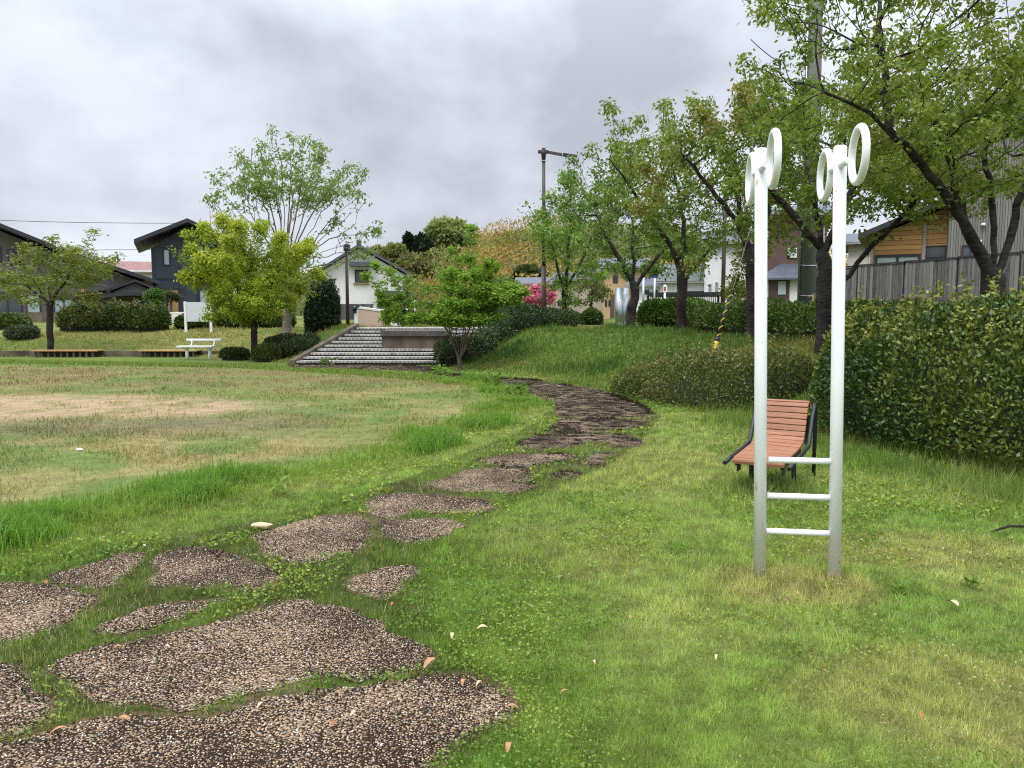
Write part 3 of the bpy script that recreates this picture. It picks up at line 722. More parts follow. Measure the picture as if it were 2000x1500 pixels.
# black carport with vertical slats across the street
d = 46; bx = U(1336, d); RZ, UC, BASE = -math.atan2(bx, d), 1336, 1.1
cp = thing('carport', 'flat roofed black carport with slatted sides in front of the white houses', 'carport', (bx, d, 1.1), RZ)
MB().box((0, 2.4, Zv(574, d) - 1.1), (lx(1408) - lx(1263), 5, .2)).build('roof', M['black_steel'], cp)
for u in (1266, 1296, 1352, 1405): MB().box((lx(u), .1, .5), (.09, .09, 2 * (Zv(574, d) - 1.1) - 1.1)).build('post', M['black_steel'], cp)
m = MB()
for k in range(38):
    u = 1264 + k * 3.75
    m.box((lx(u), .2 + .004 * (k % 2), Zv(592, d) - 1.1), (.045, .03, .9))
m.box((0, .26, Zv(600, d) - 1.1), (lx(1406) - lx(1266), .03, .5)); m.build('slatted_panel', M['frame_dark'], cp)
MB().box((0, 4.6, .35), (lx(1400) - lx(1270), .06, 1.3)).build('back_screen', M['frame_grey'], cp)

# -- amber boarded house and the big corrugated building on the higher ground
d = 33; bx = U(1770, d); RZ, UC, BASE = -math.atan2(bx, d), 1770, 1.6
t = thing('house', 'amber weatherboarded house behind the silvered fence', 'house', (bx, d, 1.6), RZ)
a = lambda u: lx(u, 480)
b_ = lambda v: lz(v)
MB().prism([(a(1703), -1), (a(1850), -1), (a(1850), b_(408)), (a(1703), b_(462))], 0, 6).build('wall', M['orange_boards'], t)
MB().box((a(1703.5), -.03, (b_(466) - 1) / 2), (.1, .12, b_(466) + 1)).box((a(1805), -.05, (b_(438) - 1) / 2), (.12, .12, b_(438) + 1)).build('corner_post', M['frame_grey'], t)
MB().prism([(a(1678), b_(467)), (a(1862), b_(399)), (a(1862), b_(388)), (a(1678), b_(457))], -1.0, 6.5).build('roof', M['roof_black'], t)
window(t, a(1754), b_(510), 80 / ppm(d), 26 / ppm(d), 0, 'frame_dark', 'blinds', fw=.10, mull=True)
window(t, a(1828), b_(494), 36 / ppm(d), 24 / ppm(d), 0, 'frame_dark', 'glass', fw=.06)
d = 30; bx = U(1990, d); RZ, UC = -math.atan2(bx, d) * .8, 1990
t = thing('building', 'tall grey corrugated building rising behind the big cherry tree', 'building', (bx, d, 1.6), RZ)
MB().box(((a(1852) + a(2420)) / 2, 5, b_(215) / 2 - .5), (a(2420) - a(1852), 10, b_(215) + 1)).build('wall', M['grey_siding'], t)
MB().box(((a(1852) + a(2420)) / 2, 5, b_(215) + .12), (a(2420) - a(1852) + .7, 10.7, .24)).build('roof', M['roof_black'], t)
window(t, a(1888), b_(505), 17 / ppm(d), 58 / ppm(d), 0, 'frame_dark', 'glass', fw=.06)
MB().blob((a(1918), -.10, b_(436)), (.085, .10, .06), 3, .05, 2).build('wall_light', M['white_plain'], t)
MB().box((a(1913), -.07, b_(472)), (.13, .12, .24), bev=.03).build('vent_cowl', M['white_plain'], t)
simple_house('house', 'cream house half hidden between the amber house and the last row tree', 48, 1655, 1702, 478, 'cream_wall', 'roof_slate', 458, wins=((1696, 491, 7, 16, 'frame_dark', 'glass'),), base=1.6)

# silvered fence along the raised ground
A, B = Vector((10.2, 26.0, 1.55)), Vector((13.6, 18.2, 1.55))
dv = B - A; L = dv.length; ang = math.atan2(dv.y, dv.x)
ft = thing('fence', 'weathered silver grey board fence along the top of the bank', 'fence', tuple(A), ang)
n = 5
for k in range(n):
    x0, x1 = L * k / n, L * (k + 1) / n
    m = MB(); nb = int((x1 - x0) / .118)
    for j in range(nb):
        xx = x0 + .06 + j * (x1 - x0 - .05) / nb
        m.box((xx + .03, random.uniform(-.006, .006), .72 + .02 * k), (.108, .018, 1.40 + random.uniform(-.012, .012)))
    m.build('board_panel', M['fence_boards'], ft)
    MB().box(((x0 + x1) / 2, .0, 1.45 + .02 * k), (x1 - x0, .07, .05)).build('cap_rail', M['roof_black'], ft)
    MB().box((x0, .06, .62), (.09, .09, 1.7)).build('post', M['bark_dark'], ft)

# ------------------------------------------------------------------ the wide steps
def nosing():
    m, t, b = newmat('ribbed_step_stone')
    w = t.nodes.new('ShaderNodeTexWave'); w.wave_type = 'BANDS'; w.bands_direction = 'X'; w.inputs['Scale'].default_value = 2.6; w.inputs['Distortion'].default_value = .8; w.inputs['Detail'].default_value = 2; w.inputs['Detail Scale'].default_value = 3
    t.links.new(_coord(t), w.inputs['Vector']); n = _noise(t, 6, 5, _coord(t))
    c = _ramp(t, w.outputs['Fac'], [(.10, (.20, .19, .175)), (.40, (.36, .345, .325))])
    k = _ramp(t, n.outputs['Fac'], [(.3, (.55, .52, .48)), (.6, (1.1, 1.1, 1.1))])
    x = t.nodes.new('ShaderNodeMix'); x.data_type = 'RGBA'; x.blend_type = 'MULTIPLY'; x.inputs[0].default_value = 1
    t.links.new(c, x.inputs[6]); t.links.new(k, x.inputs[7]); t.links.new(x.outputs[2], b.inputs['Base Color']); b.inputs['Roughness'].default_value = .7
    _bump(t, b, w.outputs['Fac'], .6, .02)
    return m
M['nosing'] = nosing()
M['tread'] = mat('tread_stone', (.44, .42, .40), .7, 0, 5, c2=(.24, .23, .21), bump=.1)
M['riser'] = mat('dark_riser', (.125, .115, .098), .9, .4, 5)  # step bodies, much darker than the treads
stairs = thing('steps', 'wide weathered stone steps climbing from the field to the plaza', 'steps', (-3.3, ST_Y0, 0))
for k in range(ST_N):
    xl = -6.42 + 1.22 * k / (ST_N - 1) + 3.3; xr2 = -.35 + 3.3
    y0, y1, z = k * ST_RUN, (k + 1) * ST_RUN + (.02 if k < ST_N - 1 else .7), (k + 1) * ST_RISE
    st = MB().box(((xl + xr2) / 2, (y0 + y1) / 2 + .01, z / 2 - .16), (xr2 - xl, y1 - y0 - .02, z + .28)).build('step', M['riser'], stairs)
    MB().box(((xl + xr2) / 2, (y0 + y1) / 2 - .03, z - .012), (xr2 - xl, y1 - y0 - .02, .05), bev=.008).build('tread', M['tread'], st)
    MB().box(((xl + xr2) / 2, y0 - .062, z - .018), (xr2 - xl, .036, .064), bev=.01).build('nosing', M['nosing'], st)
L_ = ST_N * ST_RUN
m = MB(); 
for s_ in (0,):
    pts = [(-6.42 + 3.3, -.15), (-5.2 + 3.3, L_)]
    v = []
    for (x, y), z in zip(pts, (.02, ST_N * ST_RISE + .03)):
        v += [(x - .17, y, z - .6), (x - .001, y, z - .6), (x - .001, y, z + .12), (x - .17, y, z + .12)]
    for f in ((0, 1, 2, 3), (7, 6, 5, 4), (0, 4, 5, 1), (1, 5, 6, 2), (2, 6, 7, 3), (3, 7, 4, 0)): m.poly([v[i] for i in f])
bmesh.ops.remove_doubles(m.bm, verts=m.bm.verts, dist=.0005)
m.build('stringer', M['dirty_concrete'], stairs)

# concrete planter box set into the flight
p0 = at(746, 683, 24.05)
pw = U(873, 24.0) - U(746, 24.0); pt = Zv(646, 24.0)
pb = thing('planter', 'stained concrete planter box set into the middle of the steps', 'planter', (U(746, 24.0), 24.0, 0))
MB().box((pw / 2, 1.25, (pt - .16) / 2 + .1), (pw, 2.5, pt - .36)).build('wall', M['dirty_concrete'], pb)
MB().box((pw / 2, 1.22, pt - .085), (pw + .06, 2.6, .17), bev=.015).build('coping', mat('dark_coping', (.075, .066, .054), .9, .35, 4), pb)

# low edging wall along the far side of the field with two slatted bench tops
ed = thing('edging_wall', 'low dark edging wall along the far side of the field', 'wall', (-22, 27.0, 0))
MB().box((-3.4, .13, .07), (32.0, .22, .26), bev=.01).build('wall', M['dirty_concrete'], ed)
for (u0, u1, lab) in ((63, 192, 'low slatted timber bench on the edging wall farther from the white bench'), (272, 386, 'low slatted timber bench on the edging wall partly behind the white bench')):
    xa, xb = U(u0, 26.7), U(u1, 26.7); L = xb - xa
    lb = thing('slatted_bench', lab, 'bench', ((xa + xb) / 2, 26.75, 0), 0, 'low timber benches along the edging wall')
    m = MB()
    for k in range(4): m.box((0, -.12 + k * .12, .225), (L, .10, .04), bev=.006)
    m.build('seat', M['low_wood'], lb)
    m = MB()
    for k in range(int(L / .22)): m.box((-L / 2 + .12 + k * .22, -.06, .10), (.07, .05, .21))
    m.build('support', M['dirty_concrete'], lb)

# ------------------------------------------------------------------ white bench at the edge of the field
d = 25.6; cx = U(391, d)
wb = thing('white_bench', 'white tubular bench standing on the far edge of the field', 'bench', (cx, d, 0))
k_ = 1 / ppm(d)
MB().box((-4 * k_, -.16, 25 * k_), (69 * k_, .34, .05), bev=.012).build('seat', M['white_plain'], wb)
MB().box((4 * k_, .17, 37.5 * k_), (69 * k_, .05, .07), bev=.012).build('backrest', M['white_plain'], wb)
for s_ in (-1, 1):
    x = s_ * 22 * k_
    MB().tube([(x - .01, -.14, -.05), (x - .01, -.14, .38)], .055, 10).tube([(x - .01, -.14, .30), (x - .01, -.14, .40)], [.055, .10], 10).build('leg', M['white_plain'], wb)
    MB().tube([(x, .0, .40), (x + .02, .12, .44), (x + .04, .17, .52), (x + .03, .17, .64)], .026, 8).build('back_support', M['white_plain'], wb)

# blank white notice board
d = 30.6; c = at(387, 620, d); g = H(c.x, d)
nb = thing('notice_board', 'blank pale board on two white posts in front of the hedge', 'notice board', (c.x, d, g))
kk = 1 / ppm(d); zt = Zv(590, d) - g; zb = Zv(628, d) - g
MB().box((0, 0, (zt + zb) / 2), (46 * kk, .05, zt - zb)).build('board', mat('grey_white_panel', (.56, .60, .62), .4, .04, 3), nb)
for s_ in (-1, 1): MB().box((s_ * 24.5 * kk, 0, zt / 2 - .05), (.085, .085, zt + .14), bev=.008).build('post', M['white_plain'], nb)

# ------------------------------------------------------------------ ring frame in the foreground
gL, gR = gr(1485, 1128), gr(1630.5, 1136)
dR = (gL.y + gR.y) / 2
rs = thing('exercise_frame', 'white steel exercise frame with four hand rings and three low rungs', 'exercise frame', ((gL.x + gR.x) / 2, dR, 0), math.atan2(gR.y - gL.y, gR.x - gL.x))
hw = (gR - gL).length / 2
zt = at(1486, 287, dR).z
PR = 12.0 / ppm(dR)
for s_, lean in ((-1, -.066), (1, -.062)):
    x = s_ * hw
    mb = MB().tube([(x, 0, -.12), (x + lean * .5, 0, zt * .5), (x + lean, 0, zt - .006), (x + lean, 0, zt)], [PR, PR, PR, PR - .005], 28)
    p_ = mb.build('post', M['white_paint'], rs)
    for q in (-1, 1):
        zc = zt - .115 + (.008 if s_ > 0 else 0)
        rr = .136; off = q * (.165 + rr)
        ring = [(x + lean + .006 - .05 * off, off + rr * math.cos(t_), zc + rr * math.sin(t_)) for t_ in np.linspace(0, 2 * math.pi, 48, endpoint=False)]
        rg = MB().tube(ring, .0195, 16, closed=True).build('hand_ring', M['white_paint'], rs)
        MB().tube([(x + lean, q * PR * .6, zc), (x + lean - .05 * q * .15, q * .158, zc)], .019, 14).build('stub_arm', M['white_paint'], rg)
for v in (900, 970.5, 1040):
    z = at(1555, v, dR).z
    MB().tube([(-hw + PR * .7, 0, z), (hw - PR * .7, 0, z + .002)], 6.2 / ppm(dR), 18).build('rung', M['white_paint'], rs)
m = MB()
for (px, z, r_) in ((-hw + .031, at(1500, 805, dR).z, .0035), (-hw + .030, at(1500, 830, dR).z, .003), (-hw + .026, .52, .0045), (hw - .018, .86, .003), (-hw + .01, 1.02, .003), (hw + .012, .13, .006), (-hw - .015, .10, .005), (-hw + .012, .05, .008), (hw - .012, .045, .009)):
    s_ = -1 if px < 0 else 1; dx = px - s_ * hw
    m.blob((px, -math.sqrt(max(PR ** 2 - dx * dx, 0)) - .0005, z), (r_, .0025, r_ * 1.5), px * 9, .5, 2)
m.build('rust_spot', M['rust'], rs)

# ------------------------------------------------------------------ timber stretching bench behind it
FL = gr(1430, 897, .31)
rot = R(-31); W_ = .43; g = H(FL.x + .4, FL.y + .7)
bn = thing('stretch_bench', 'red brown slatted bench with a rolled backrest and black tube rails', 'bench', (FL.x, FL.y, 0), rot)
def slat(mb, y, z, ang, w, t=.024):
    mb.box((W_ / 2, y, z), (W_, w, t), tilt=(ang, 0), bev=.005)
ms = MB(); ms.box((W_ / 2, .010, .300), (W_, .05, .05), bev=.02)
py, pz = .04, .315
for i in range(9):
    a_ = .05 if i < 7 else .22
    slat(ms, py + .042 * math.cos(a_), pz + .042 * math.sin(a_), a_, .074); py += .084 * math.cos(a_); pz += .084 * math.sin(a_)
ms.build('seat', M['bench_wood'], bn)
mb_ = MB()
for a_, st in ((.75, .05), (1.05, .055), (1.12, .058), (1.15, .058), (1.15, .058), (1.12, .058), (.85, .05), (.3, .042), (-.4, .042), (-1.0, .042)):
    slat(mb_, py + math.cos(a_) * st / 2, pz + math.sin(a_) * st / 2, a_, st - .007); py += math.cos(a_) * st; pz += math.sin(a_) * st
mb_.build('backrest', M['bench_wood'], bn)
zt2 = .70
for s_ in (-1, 1):
    x = -.045 if s_ < 0 else W_ + .045
    MB().tube([(x, -.06, .285), (x, .12, .305), (x, .55, .325), (x, .76, .35), (x, .83, .43), (x, .93, .60), (x, .985, zt2 - .03), (x, 1.02, zt2), (x, 1.07, zt2 - .03), (x, 1.085, .5), (x, 1.10, -.05)], .0185, 12).build('rail', M['black_steel'], bn)
    x2 = .03 if s_ < 0 else W_ - .03
    MB().prism([(x2 - .006, .20), (x2 + .006, .20), (x2 + .006, .285), (x2 - .006, .285)], .06, .16).box((x2, .40, .29), (.03, .72, .045), tilt=(.04, 0)).build('seat_bearer', M['black_steel'], bn)
    MB().tube([(x2, .52, .29), (x2, .58, -.05)], .022, 10).build('leg', M['black_steel'], bn)
    xs_ = -.006 if s_ < 0 else W_ + .006
    MB().prism([(0, .36), (.012, .36), (.012, .41), (0, .41)], 0, .01).build('bracket', M['black_steel'], bn).location = (xs_, .78, 0)
sp_ = MB()
q = [(W_ + .004, .80, .37), (W_ + .004, .92, .60), (W_ + .004, 1.0, .60), (W_ + .004, .90, .36)]
sp_.poly(q); sp_.poly([(x + .008, y, z) for x, y, z in q]); sp_.build('side_plate', M['black_steel'], bn)
MB().tube([(.03, .53, .27), (W_ - .03, .53, .27)], .016, 8).build('cross_bar', M['black_steel'], bn)

# ------------------------------------------------------------------ lamps and poles
d = 32.0; c = at(1062, 612, d); g = H(c.x, d)
lp = thing('street_lamp', 'tall dark brown street lamp with one long horizontal arm', 'street lamp', (c.x, d, g - .1))
zt = Zv(292, d) - g + .1; z1_ = Zv(515, d) - g
MB().tube([(0, 0, 0), (0, 0, z1_)], .098, 14).tube([(0, 0, z1_), (-.03, 0, zt - .02)], [.078, .066], 14).build('pole', M['dark_brown'], lp)
MB().tube([(-.03, 0, zt - .42), (-.03, 0, zt - .2), (-.03, 0, zt - .05)], [.075, .10, .19], 12).box((-.05, 0, zt - .09), (.42, .16, .12), bev=.02).box((-.03, 0, zt), (.14, .14, .1)).build('bracket', M['dark_brown'], lp)
MB().prism([(.10, zt - .05), (.78, zt - .17), (.78, zt - .27), (.10, zt - .15)], -.06, .06).build('arm', M['dark_brown'], lp)
hd = MB().prism([(.76, zt - .16), (1.0, zt - .185), (1.34, zt - .235), (1.30, zt - .26), (.95, zt - .275), (.76, zt - .265)], -.11, .11).build('lamp_head', M['black_steel'], lp)
MB().box((.74, 0, zt - .212), (.035, .13, .13)).box((-.03, 0, zt - .46), (.19, .19, .025)).build('band', M['steel'], lp)

d = 30.5; c = at(679.5, 640, d); g = H(c.x, d)
lp = thing('park_lamp', 'slim brown park lamp with a square head in front of the storehouse', 'park lamp', (c.x, d, g - .1))
zt = Zv(490, d) - g + .1
MB().tube([(0, 0, 0), (0, 0, zt)], [.072, .06], 12).build('pole', M['dark_brown'], lp)
MB().box((.02, 0, zt + .1), (.23, .23, .22), bev=.02).box((.02, 0, zt + .23), (.17, .17, .04)).build('lamp_head', M['dark_brown'], lp)

d = 24.0; c = at(1411, 612, d); g = H(c.x, d)
lp = thing('lamp_pole', 'dark brown lamp pole rising into the row of cherry trees', 'lamp pole', (c.x, d, g - .1))
zt = Zv(372, d) - g
MB().tube([(0, 0, 0), (0, 0, zt)], [.07, .058], 12).build('pole', M['dark_brown'], lp)
MB().box((.02, 0, zt + .1), (.23, .23, .22), bev=.02).build('lamp_head', M['dark_brown'], lp)

d = 18.6; c = at(1576, 605, d); g = H(c.x, d)
up = thing('utility_pole', 'thick grey concrete utility pole rising through the cherry crowns', 'utility pole', (c.x, d, g))
tx = at(1594, 20, d).x - c.x
pz_ = Zv(20, d) - g
MB().tube([(0, 0, -.2), (tx, 0, pz_), (tx * 1.35, 0, pz_ * 1.4)], [.20, .15, .125], 20).build('pole', M['pole_concrete'], up)
MB().tube([(-.235, -.04, -.2), (tx - .19, -.04, pz_)], .027, 8).build('cable_conduit', M['steel'], up)
zg0, zg1 = Zv(610, d) - g, Zv(571, d) - g
gd = MB().tube([(.115, -.09, zg0 - .5), (.122, -.09, zg1)], .118, 16).build('guard', M['black_steel'], up)
m = MB()
for x in (.06, .155): m.box((x, -.09 - .107, (zg0 + zg1) / 2 - .25), (.036, .018, zg1 - zg0 + .42))
m.build('yellow_stripe', M['yellow'], gd)
for v in (518, 577, 592): MB().tube([((.205 if v > 550 else .21) * math.cos(t_) + tx * (Zv(v, d) - g) / pz_, .205 * math.sin(t_), Zv(v, d) - g + .02 * math.sin(t_)) for t_ in np.linspace(0, 2 * math.pi, 20, endpoint=False)], .011, 6, closed=True).build('steel_band', M['steel'], up)
m = MB()
m.box((tx * 1.2, 0, pz_ * 1.25), (1.9, .1, .1)); m.build('crossarm', M['steel'], up)

# guy wire with yellow and black sleeve
a0 = at(1391, 694, 15.6); a0.z = H(a0.x, a0.y) + .02
top = Vector((c.x + tx * 1.1, d, g + pz_ * 1.05))
gw = thing('guy_wire', 'guy wire with a yellow and black striped sleeve running up to the utility pole', 'guy wire', tuple(a0))
D_ = top - a0
MB().tube([(0, 0, -.1), tuple(D_ * .5 + Vector((0, 0, -.1))), tuple(D_)], .008, 6).build('wire', M['steel'], gw)
u_ = D_.normalized()
s0, s1 = .42, 1.55
MB().tube([tuple(u_ * s0), tuple(u_ * s1)], .030, 12).build('sleeve', M['black_steel'], gw)
side = u_.cross(Vector((0, 1, 0))).normalized(); up_ = u_.cross(side)
MB().tube([tuple(u_ * (s0 + .05 + (s1 - s0 - .05) * i / 90) + (side * math.cos(i * .42) + up_ * math.sin(i * .42)) * .026) for i in range(91)], .013, 6).build('yellow_spiral', M['yellow'], gw)
MB().tube([tuple(u_ * .02), tuple(u_ * .16), tuple(u_ * .34), tuple(u_ * .40)], [.045, .06, .055, .035], 10).build('anchor_cover', M['yellow'], gw)
MB().tube([tuple(u_ * .36), tuple(u_ * .46)], [.052, .045], 10).build('collar', M['black_steel'], gw)

# overhead cables beyond the houses
for (v0, v1, u1, lab, dd) in ((418, 436, 420, 'single overhead power cable crossing the sky above the grey house', 62), (478, 487, 330, 'lower overhead cable just above the red roof', 66)):
    p, q = at(-400, v0 - 12, dd), at(u1, v1, dd)
    o = MB().tube([tuple(p.lerp(q, t_) - Vector((0, 0, 1.1 * math.sin(math.pi * t_) * .35))) for t_ in np.linspace(0, 1, 18)], .022, 5).build('power_cable', M['black_steel'])
    tag(o, lab, 'cable')
def antenna(u, v0, v1, d, label, w):
    c = at(u, v1, d); t = thing('antenna', label, 'antenna', tuple(c))
    h = (v1 - v0) / ppm(d)
    MB().tube([(0, 0, -.1), (0, 0, h)], .022, 6).build('mast', M['frame_grey'], t)
    m = MB().tube([(-w, 0, h), (w, 0, h - .05)], .016, 5)
    for k in range(6): m.tube([(-w + k * w * .38, -.2, h), (-w + k * w * .38, .25, h)], .010, 4)
    m.tube([(-w * .8, 0, h * .6), (w, 0, h * .62)], .014, 5)
    m.build('antenna_rods', M['frame_grey'], t)
antenna(411, 385, 440, 60, 'thin rooftop television antenna above the navy house', .42)
antenna(738, 465, 500, 64, 'thin rooftop television antenna beyond the storehouse', .42)

# ------------------------------------------------------------------ plaza furniture
d = 28.3; p0, p1 = at(694, 640, d), at(744, 640, d); g = Zv(643, d)
t = thing('granite_wall', 'short pink granite wall with a sloping top at the head of the steps', 'wall', (p0.x, d, g - .3))
h0, h1 = Zv(598, d) - g + .3, Zv(605, d) - g + .3; w_ = p1.x - p0.x
MB().prism([(0, 0), (w_, 0), (w_, h1 - .07), (0, h0 - .07)], 0, .9).build('wall', M['granite_pink'], t)
MB().prism([(-.02, h0 - .07), (w_ + .02, h1 - .07), (w_ + .02, h1), (-.02, h0)], -.02, .92).build('coping', M['stone'], t)
d = 26.9; c = at(696, 640, d); g = 1.02
t = thing('info_post', 'white post with a dark tilted reading panel beside the granite wall', 'sign', (c.x, d, g))
MB().box((0, 0, .24), (.11, .10, .75), bev=.01).build('post', M['white_plain'], t)
MB().box((.02, 0, .70), (.30, .36, .05), tilt=(0, R(-38)), bev=.01).box((-.03, 0, .60), (.12, .12, .2)).build('panel', M['black_steel'], t)
MB().box((0, -.02, -.22), (.2, .2, .5)).build('base', M['black_steel'], t)
d = 29.5; c = at(998, 640, d); g = H(c.x, d)
t = thing('info_post', 'black post with a tilted reading panel near the pink blossom tree', 'sign', (c.x, d, g))
hp = Zv(597, d) - g
MB().box((0, 0, hp / 2), (.10, .10, hp), bev=.01).build('post', M['black_steel'], t)
MB().box((-.05, 0, hp + .03), (.34, .42, .045), tilt=(0, R(34)), bev=.01).build('panel', M['roof_slate'], t)

pole_lab = ('red and white banded marker pole nearest the granite wall', 'red and white banded marker pole between the other two poles', 'thin white marker pole farthest from the granite wall')
for i, (u, v0, v1) in enumerate(((771, 578, 637), (795, 586, 637), (810.5, 584, 637))):
    d = 31.5 + 1.2 * i; c = at(u, v1, d); g = H(c.x, d)
    t = thing('marker_pole', pole_lab[i], 'marker pole', (c.x, d, g), 0, 'marker poles at the head of the steps')
    h = Zv(v0, d) - g; r_ = .045 if i < 2 else .03
    MB().tube([(0, 0, -.1), (0, 0, h)], r_, 10).build('pole', M['white_plain'], t)
    if i < 2:
        for k in range(4): MB().tube([(0, 0, h - .06 - k * .185), (0, 0, h - .155 - k * .185)], r_ + .004, 10).build('red_band', M['red'], t)
    else:
        for k in range(2): MB().tube([(0, 0, h - .1 - k * .2), (0, 0, h - .16 - k * .2)], r_ + .004, 10).build('red_band', M['red'], t)
for i, (u, v, r_, lab) in enumerate(((774, 638, .17, 'pale round boulder behind the planter box'), (893, 638, .14, 'greenish round boulder behind the leaning maple stems'), (935, 638, .20, 'large pale round boulder at the top of the steps'))):
    d = 27.2; c = at(u, v, d)
    tag(MB().blob((0, 0, 0), (r_ * 1.2, r_, r_ * .8), i, .15, 3).build('boulder', M['stone']), lab, 'boulder', 'boulders at the head of the steps').location = (c.x, d, 1.12)
d = 26.4; c = at(1214, 640, d); g = H(c.x, d)
t = thing('steel_column', 'upright brushed steel cylinder monument behind a cherry trunk', 'monument', (c.x, d, g))
h = Zv(563, d) - g
MB().tube([(0, 0, -.2), (0, 0, h)], .225, 36).tube([(0, 0, h), (0, 0, h + .012)], [.225, .20], 36).build('column', M['steel'], t)
MB().box((.05, 0, -.02), (.62, .62, .16), bev=.02).build('base', M['stone'], t)

# parked car across the street
d = 78; c = at(1163, 618, d); g = Zv(628, d)
car = thing('parked_car', 'white hatchback parked on the street beyond the trees', 'car', (c.x, d, g))
body = [(-2.1, .25), (2.1, .25), (2.15, .75), (1.95, 1.0), (1.2, 1.02), (-1.0, .98), (-2.0, .82), (-2.15, .5)]
MB().prism(body, -.85, .85).build('body', M['car_white'], car)
cab = MB().prism([(-1.15, .98), (1.55, 1.01), (1.3, 1.38), (.8, 1.5), (-.15, 1.5), (-.6, 1.36)], -.72, .72).build('cabin', M['car_white'], car)
for (a, b2) in ((-.88, -.08), (.02, .62), (.70, 1.25)):
    MB().prism([(a, 1.03), (b2, 1.04), (b2 - (.12 if b2 > 1 else 0), 1.39), (a + (.35 if a < -.5 else 0), 1.39)], -.735, -.70).build('side_window', M['glass_pale'], car)
for x in (-1.35, 1.3):
    w_ = MB().tube([(x, -.88, .31), (x, -.66, .31)], .31, 18).build('wheel', M['tyre'], car)
    MB().tube([(x, -.90, .31), (x, -.87, .31)], .19, 14).build('rim', M['steel'], w_)
MB().box((-2.08, -.55, .68), (.14, .4, .14), bev=.03).build('headlight', M['glass_pale'], car)

# small street things seen between the trunks
d = 40; c = at(1298, 600, d)
t = thing('street_sign', 'small white street sign with a red panel on a white post', 'sign', (c.x, d, 1.1))
MB().tube([(0, 0, 0), (0, 0, Zv(556, d) - 1.1)], .055, 8).build('post', M['white_plain'], t)
pn = MB().box((0, -.06, Zv(564, d) - 1.1), (.20, .03, .34)).build('panel', M['white_plain'], t)
MB().box((-.02, -.082, Zv(564, d) - 1.1), (.11, .012, .20)).build('red_panel', M['red'], pn)
d = 42; c = at(1277, 536, d)
bs = tag(MB().box((0, 0, 0), (.5, .05, .4), rz=R(18)).build('banner', mat('blue_banner', (.03, .07, .19), .7, .3, 4)), 'blue banner glimpsed through the cherry leaves', 'banner'); bs.location = tuple(c)
for u, lab in ((1278, 'pale grey slim pole between the cherry trunk and the sign'), (1256, 'pale grey slim pole close beside the cherry trunk')):
    d = 44; c = at(u, 600, d)
    tag(MB().tube([(0, 0, 0), (0, 0, 2.6)], .06, 8).build('slim_pole', M['steel']), lab, 'pole', 'slim poles across the street').location = (c.x, d, 1.05)
d = 44; c = at(58, 620, d)
t = tag(MB().box((0, 0, .3), (U(120, d) - U(16, d), .3, .55)).build('garden_wall', M['dirty_concrete']), 'low brown garden wall in front of the grey house', 'wall'); t.location = (c.x, d, H(c.x, d))
d = 43; c = at(347, 626, d)
t = tag(MB().box((0, 0, .2), (1.1, .4, .7), bev=.02).box((0, .5, .05), (1.5, .5, .4)).build('entry_steps', M['stone']), 'small tiled entry steps in front of the navy house', 'steps'); t.location = (c.x, d, H(c.x, d))

# ------------------------------------------------------------------ litter on grass and paving
lit = [(90, 1136, 'litter_red', .055), (240, 1403, 'litter', .065), (115, 1426, 'litter', .075), (882, 1247, 'litter_pale', .05), (942, 1232, 'litter_pale', .06), (840, 1301, 'litter', .085), (425, 1216, 'litter_pale', .045), (767, 1186, 'litter_red', .05), (690, 1391, 'litter_pale', .04), (1332, 1196, 'litter_red', .04), (1230, 1211, 'litter', .04), (1796, 1406, 'litter_red', .04), (993, 1467, 'litter', .06), (1103, 1360, 'litter', .045), (1860, 1184, 'litter_pale', .11), (280, 1071, 'litter_pale', .05), (325, 1263, 'litter_pale', .05), (905, 1330, 'litter', .05), (938, 1333, 'litter_pale', .05), (1000, 1380, 'litter', .06), (230, 1263, 'litter', .05), (1160, 1300, 'litter_pale', .04), (508, 1375, 'litter_pale', .04), (650, 1410, 'litter_red', .045), (1610, 1320, 'litter', .04), (1400, 1290, 'litter_pale', .04)]
lw = {'litter': 'curled tan dead leaf', 'litter_pale': 'pale straw coloured dead leaf', 'litter_red': 'rusty red dead leaf'}
for i, (u, v, mt, s_) in enumerate(lit):
    s_ = s_ * .58
    p = gr(u, v, .03); rr = random.uniform(0, 6.28)
    n = 7; V = []; Fc = []
    for j in range(n):
        t_ = j / (n - 1); wd = s_ * .30 * math.sin(math.pi * (.06 + .9 * t_)) ** .8; zc = .012 * math.sin(math.pi * t_ * .9)
        for q in (-1, 0, 1): V.append(((t_ - .5) * s_ * 1.5, q * wd, zc + abs(q) * wd * .5))
    for j in range(n - 1):
        for q in range(2): a = j * 3 + q; Fc.append((a, a + 1, a + 4, a + 3))
    o = npmesh('fallen_leaf', np.array(V), np.array(Fc), M[mt], smooth=True)
    o.location = (p.x, p.y, .022 if on_slab(np.array([p.x]), np.array([p.y]))[0] else .042); o.rotation_euler = (random.uniform(-.2, .2), random.uniform(-.2, .2), rr)
    where = 'on the gravel path' if on_slab(np.array([p.x]), np.array([p.y]))[0] else 'on the lawn'
    tag(o, lw[mt] + ' lying ' + where, 'leaf', 'fallen leaves')
p = gr(512, 1036)
tag(MB().blob((0, 0, 0), (.075, .035, .022), 2, .4, 3).build('bark_piece', M['litter_pale']), 'large pale bark piece at the grassy edge of the path', 'bark').location = (p.x, p.y, .035)
p, q = gr(1936, 1052), gr(2010, 1042)
tag(MB().tube([(p.x, p.y, .05), tuple(p.lerp(q, .5) + Vector((0, .02, .065))), (q.x, q.y, .05)], [.006, .010, .008], 6).build('fallen_stick', M['bark']), 'thin fallen stick lying in the lawn near the big hedge', 'stick')
p = gr(155, 881)
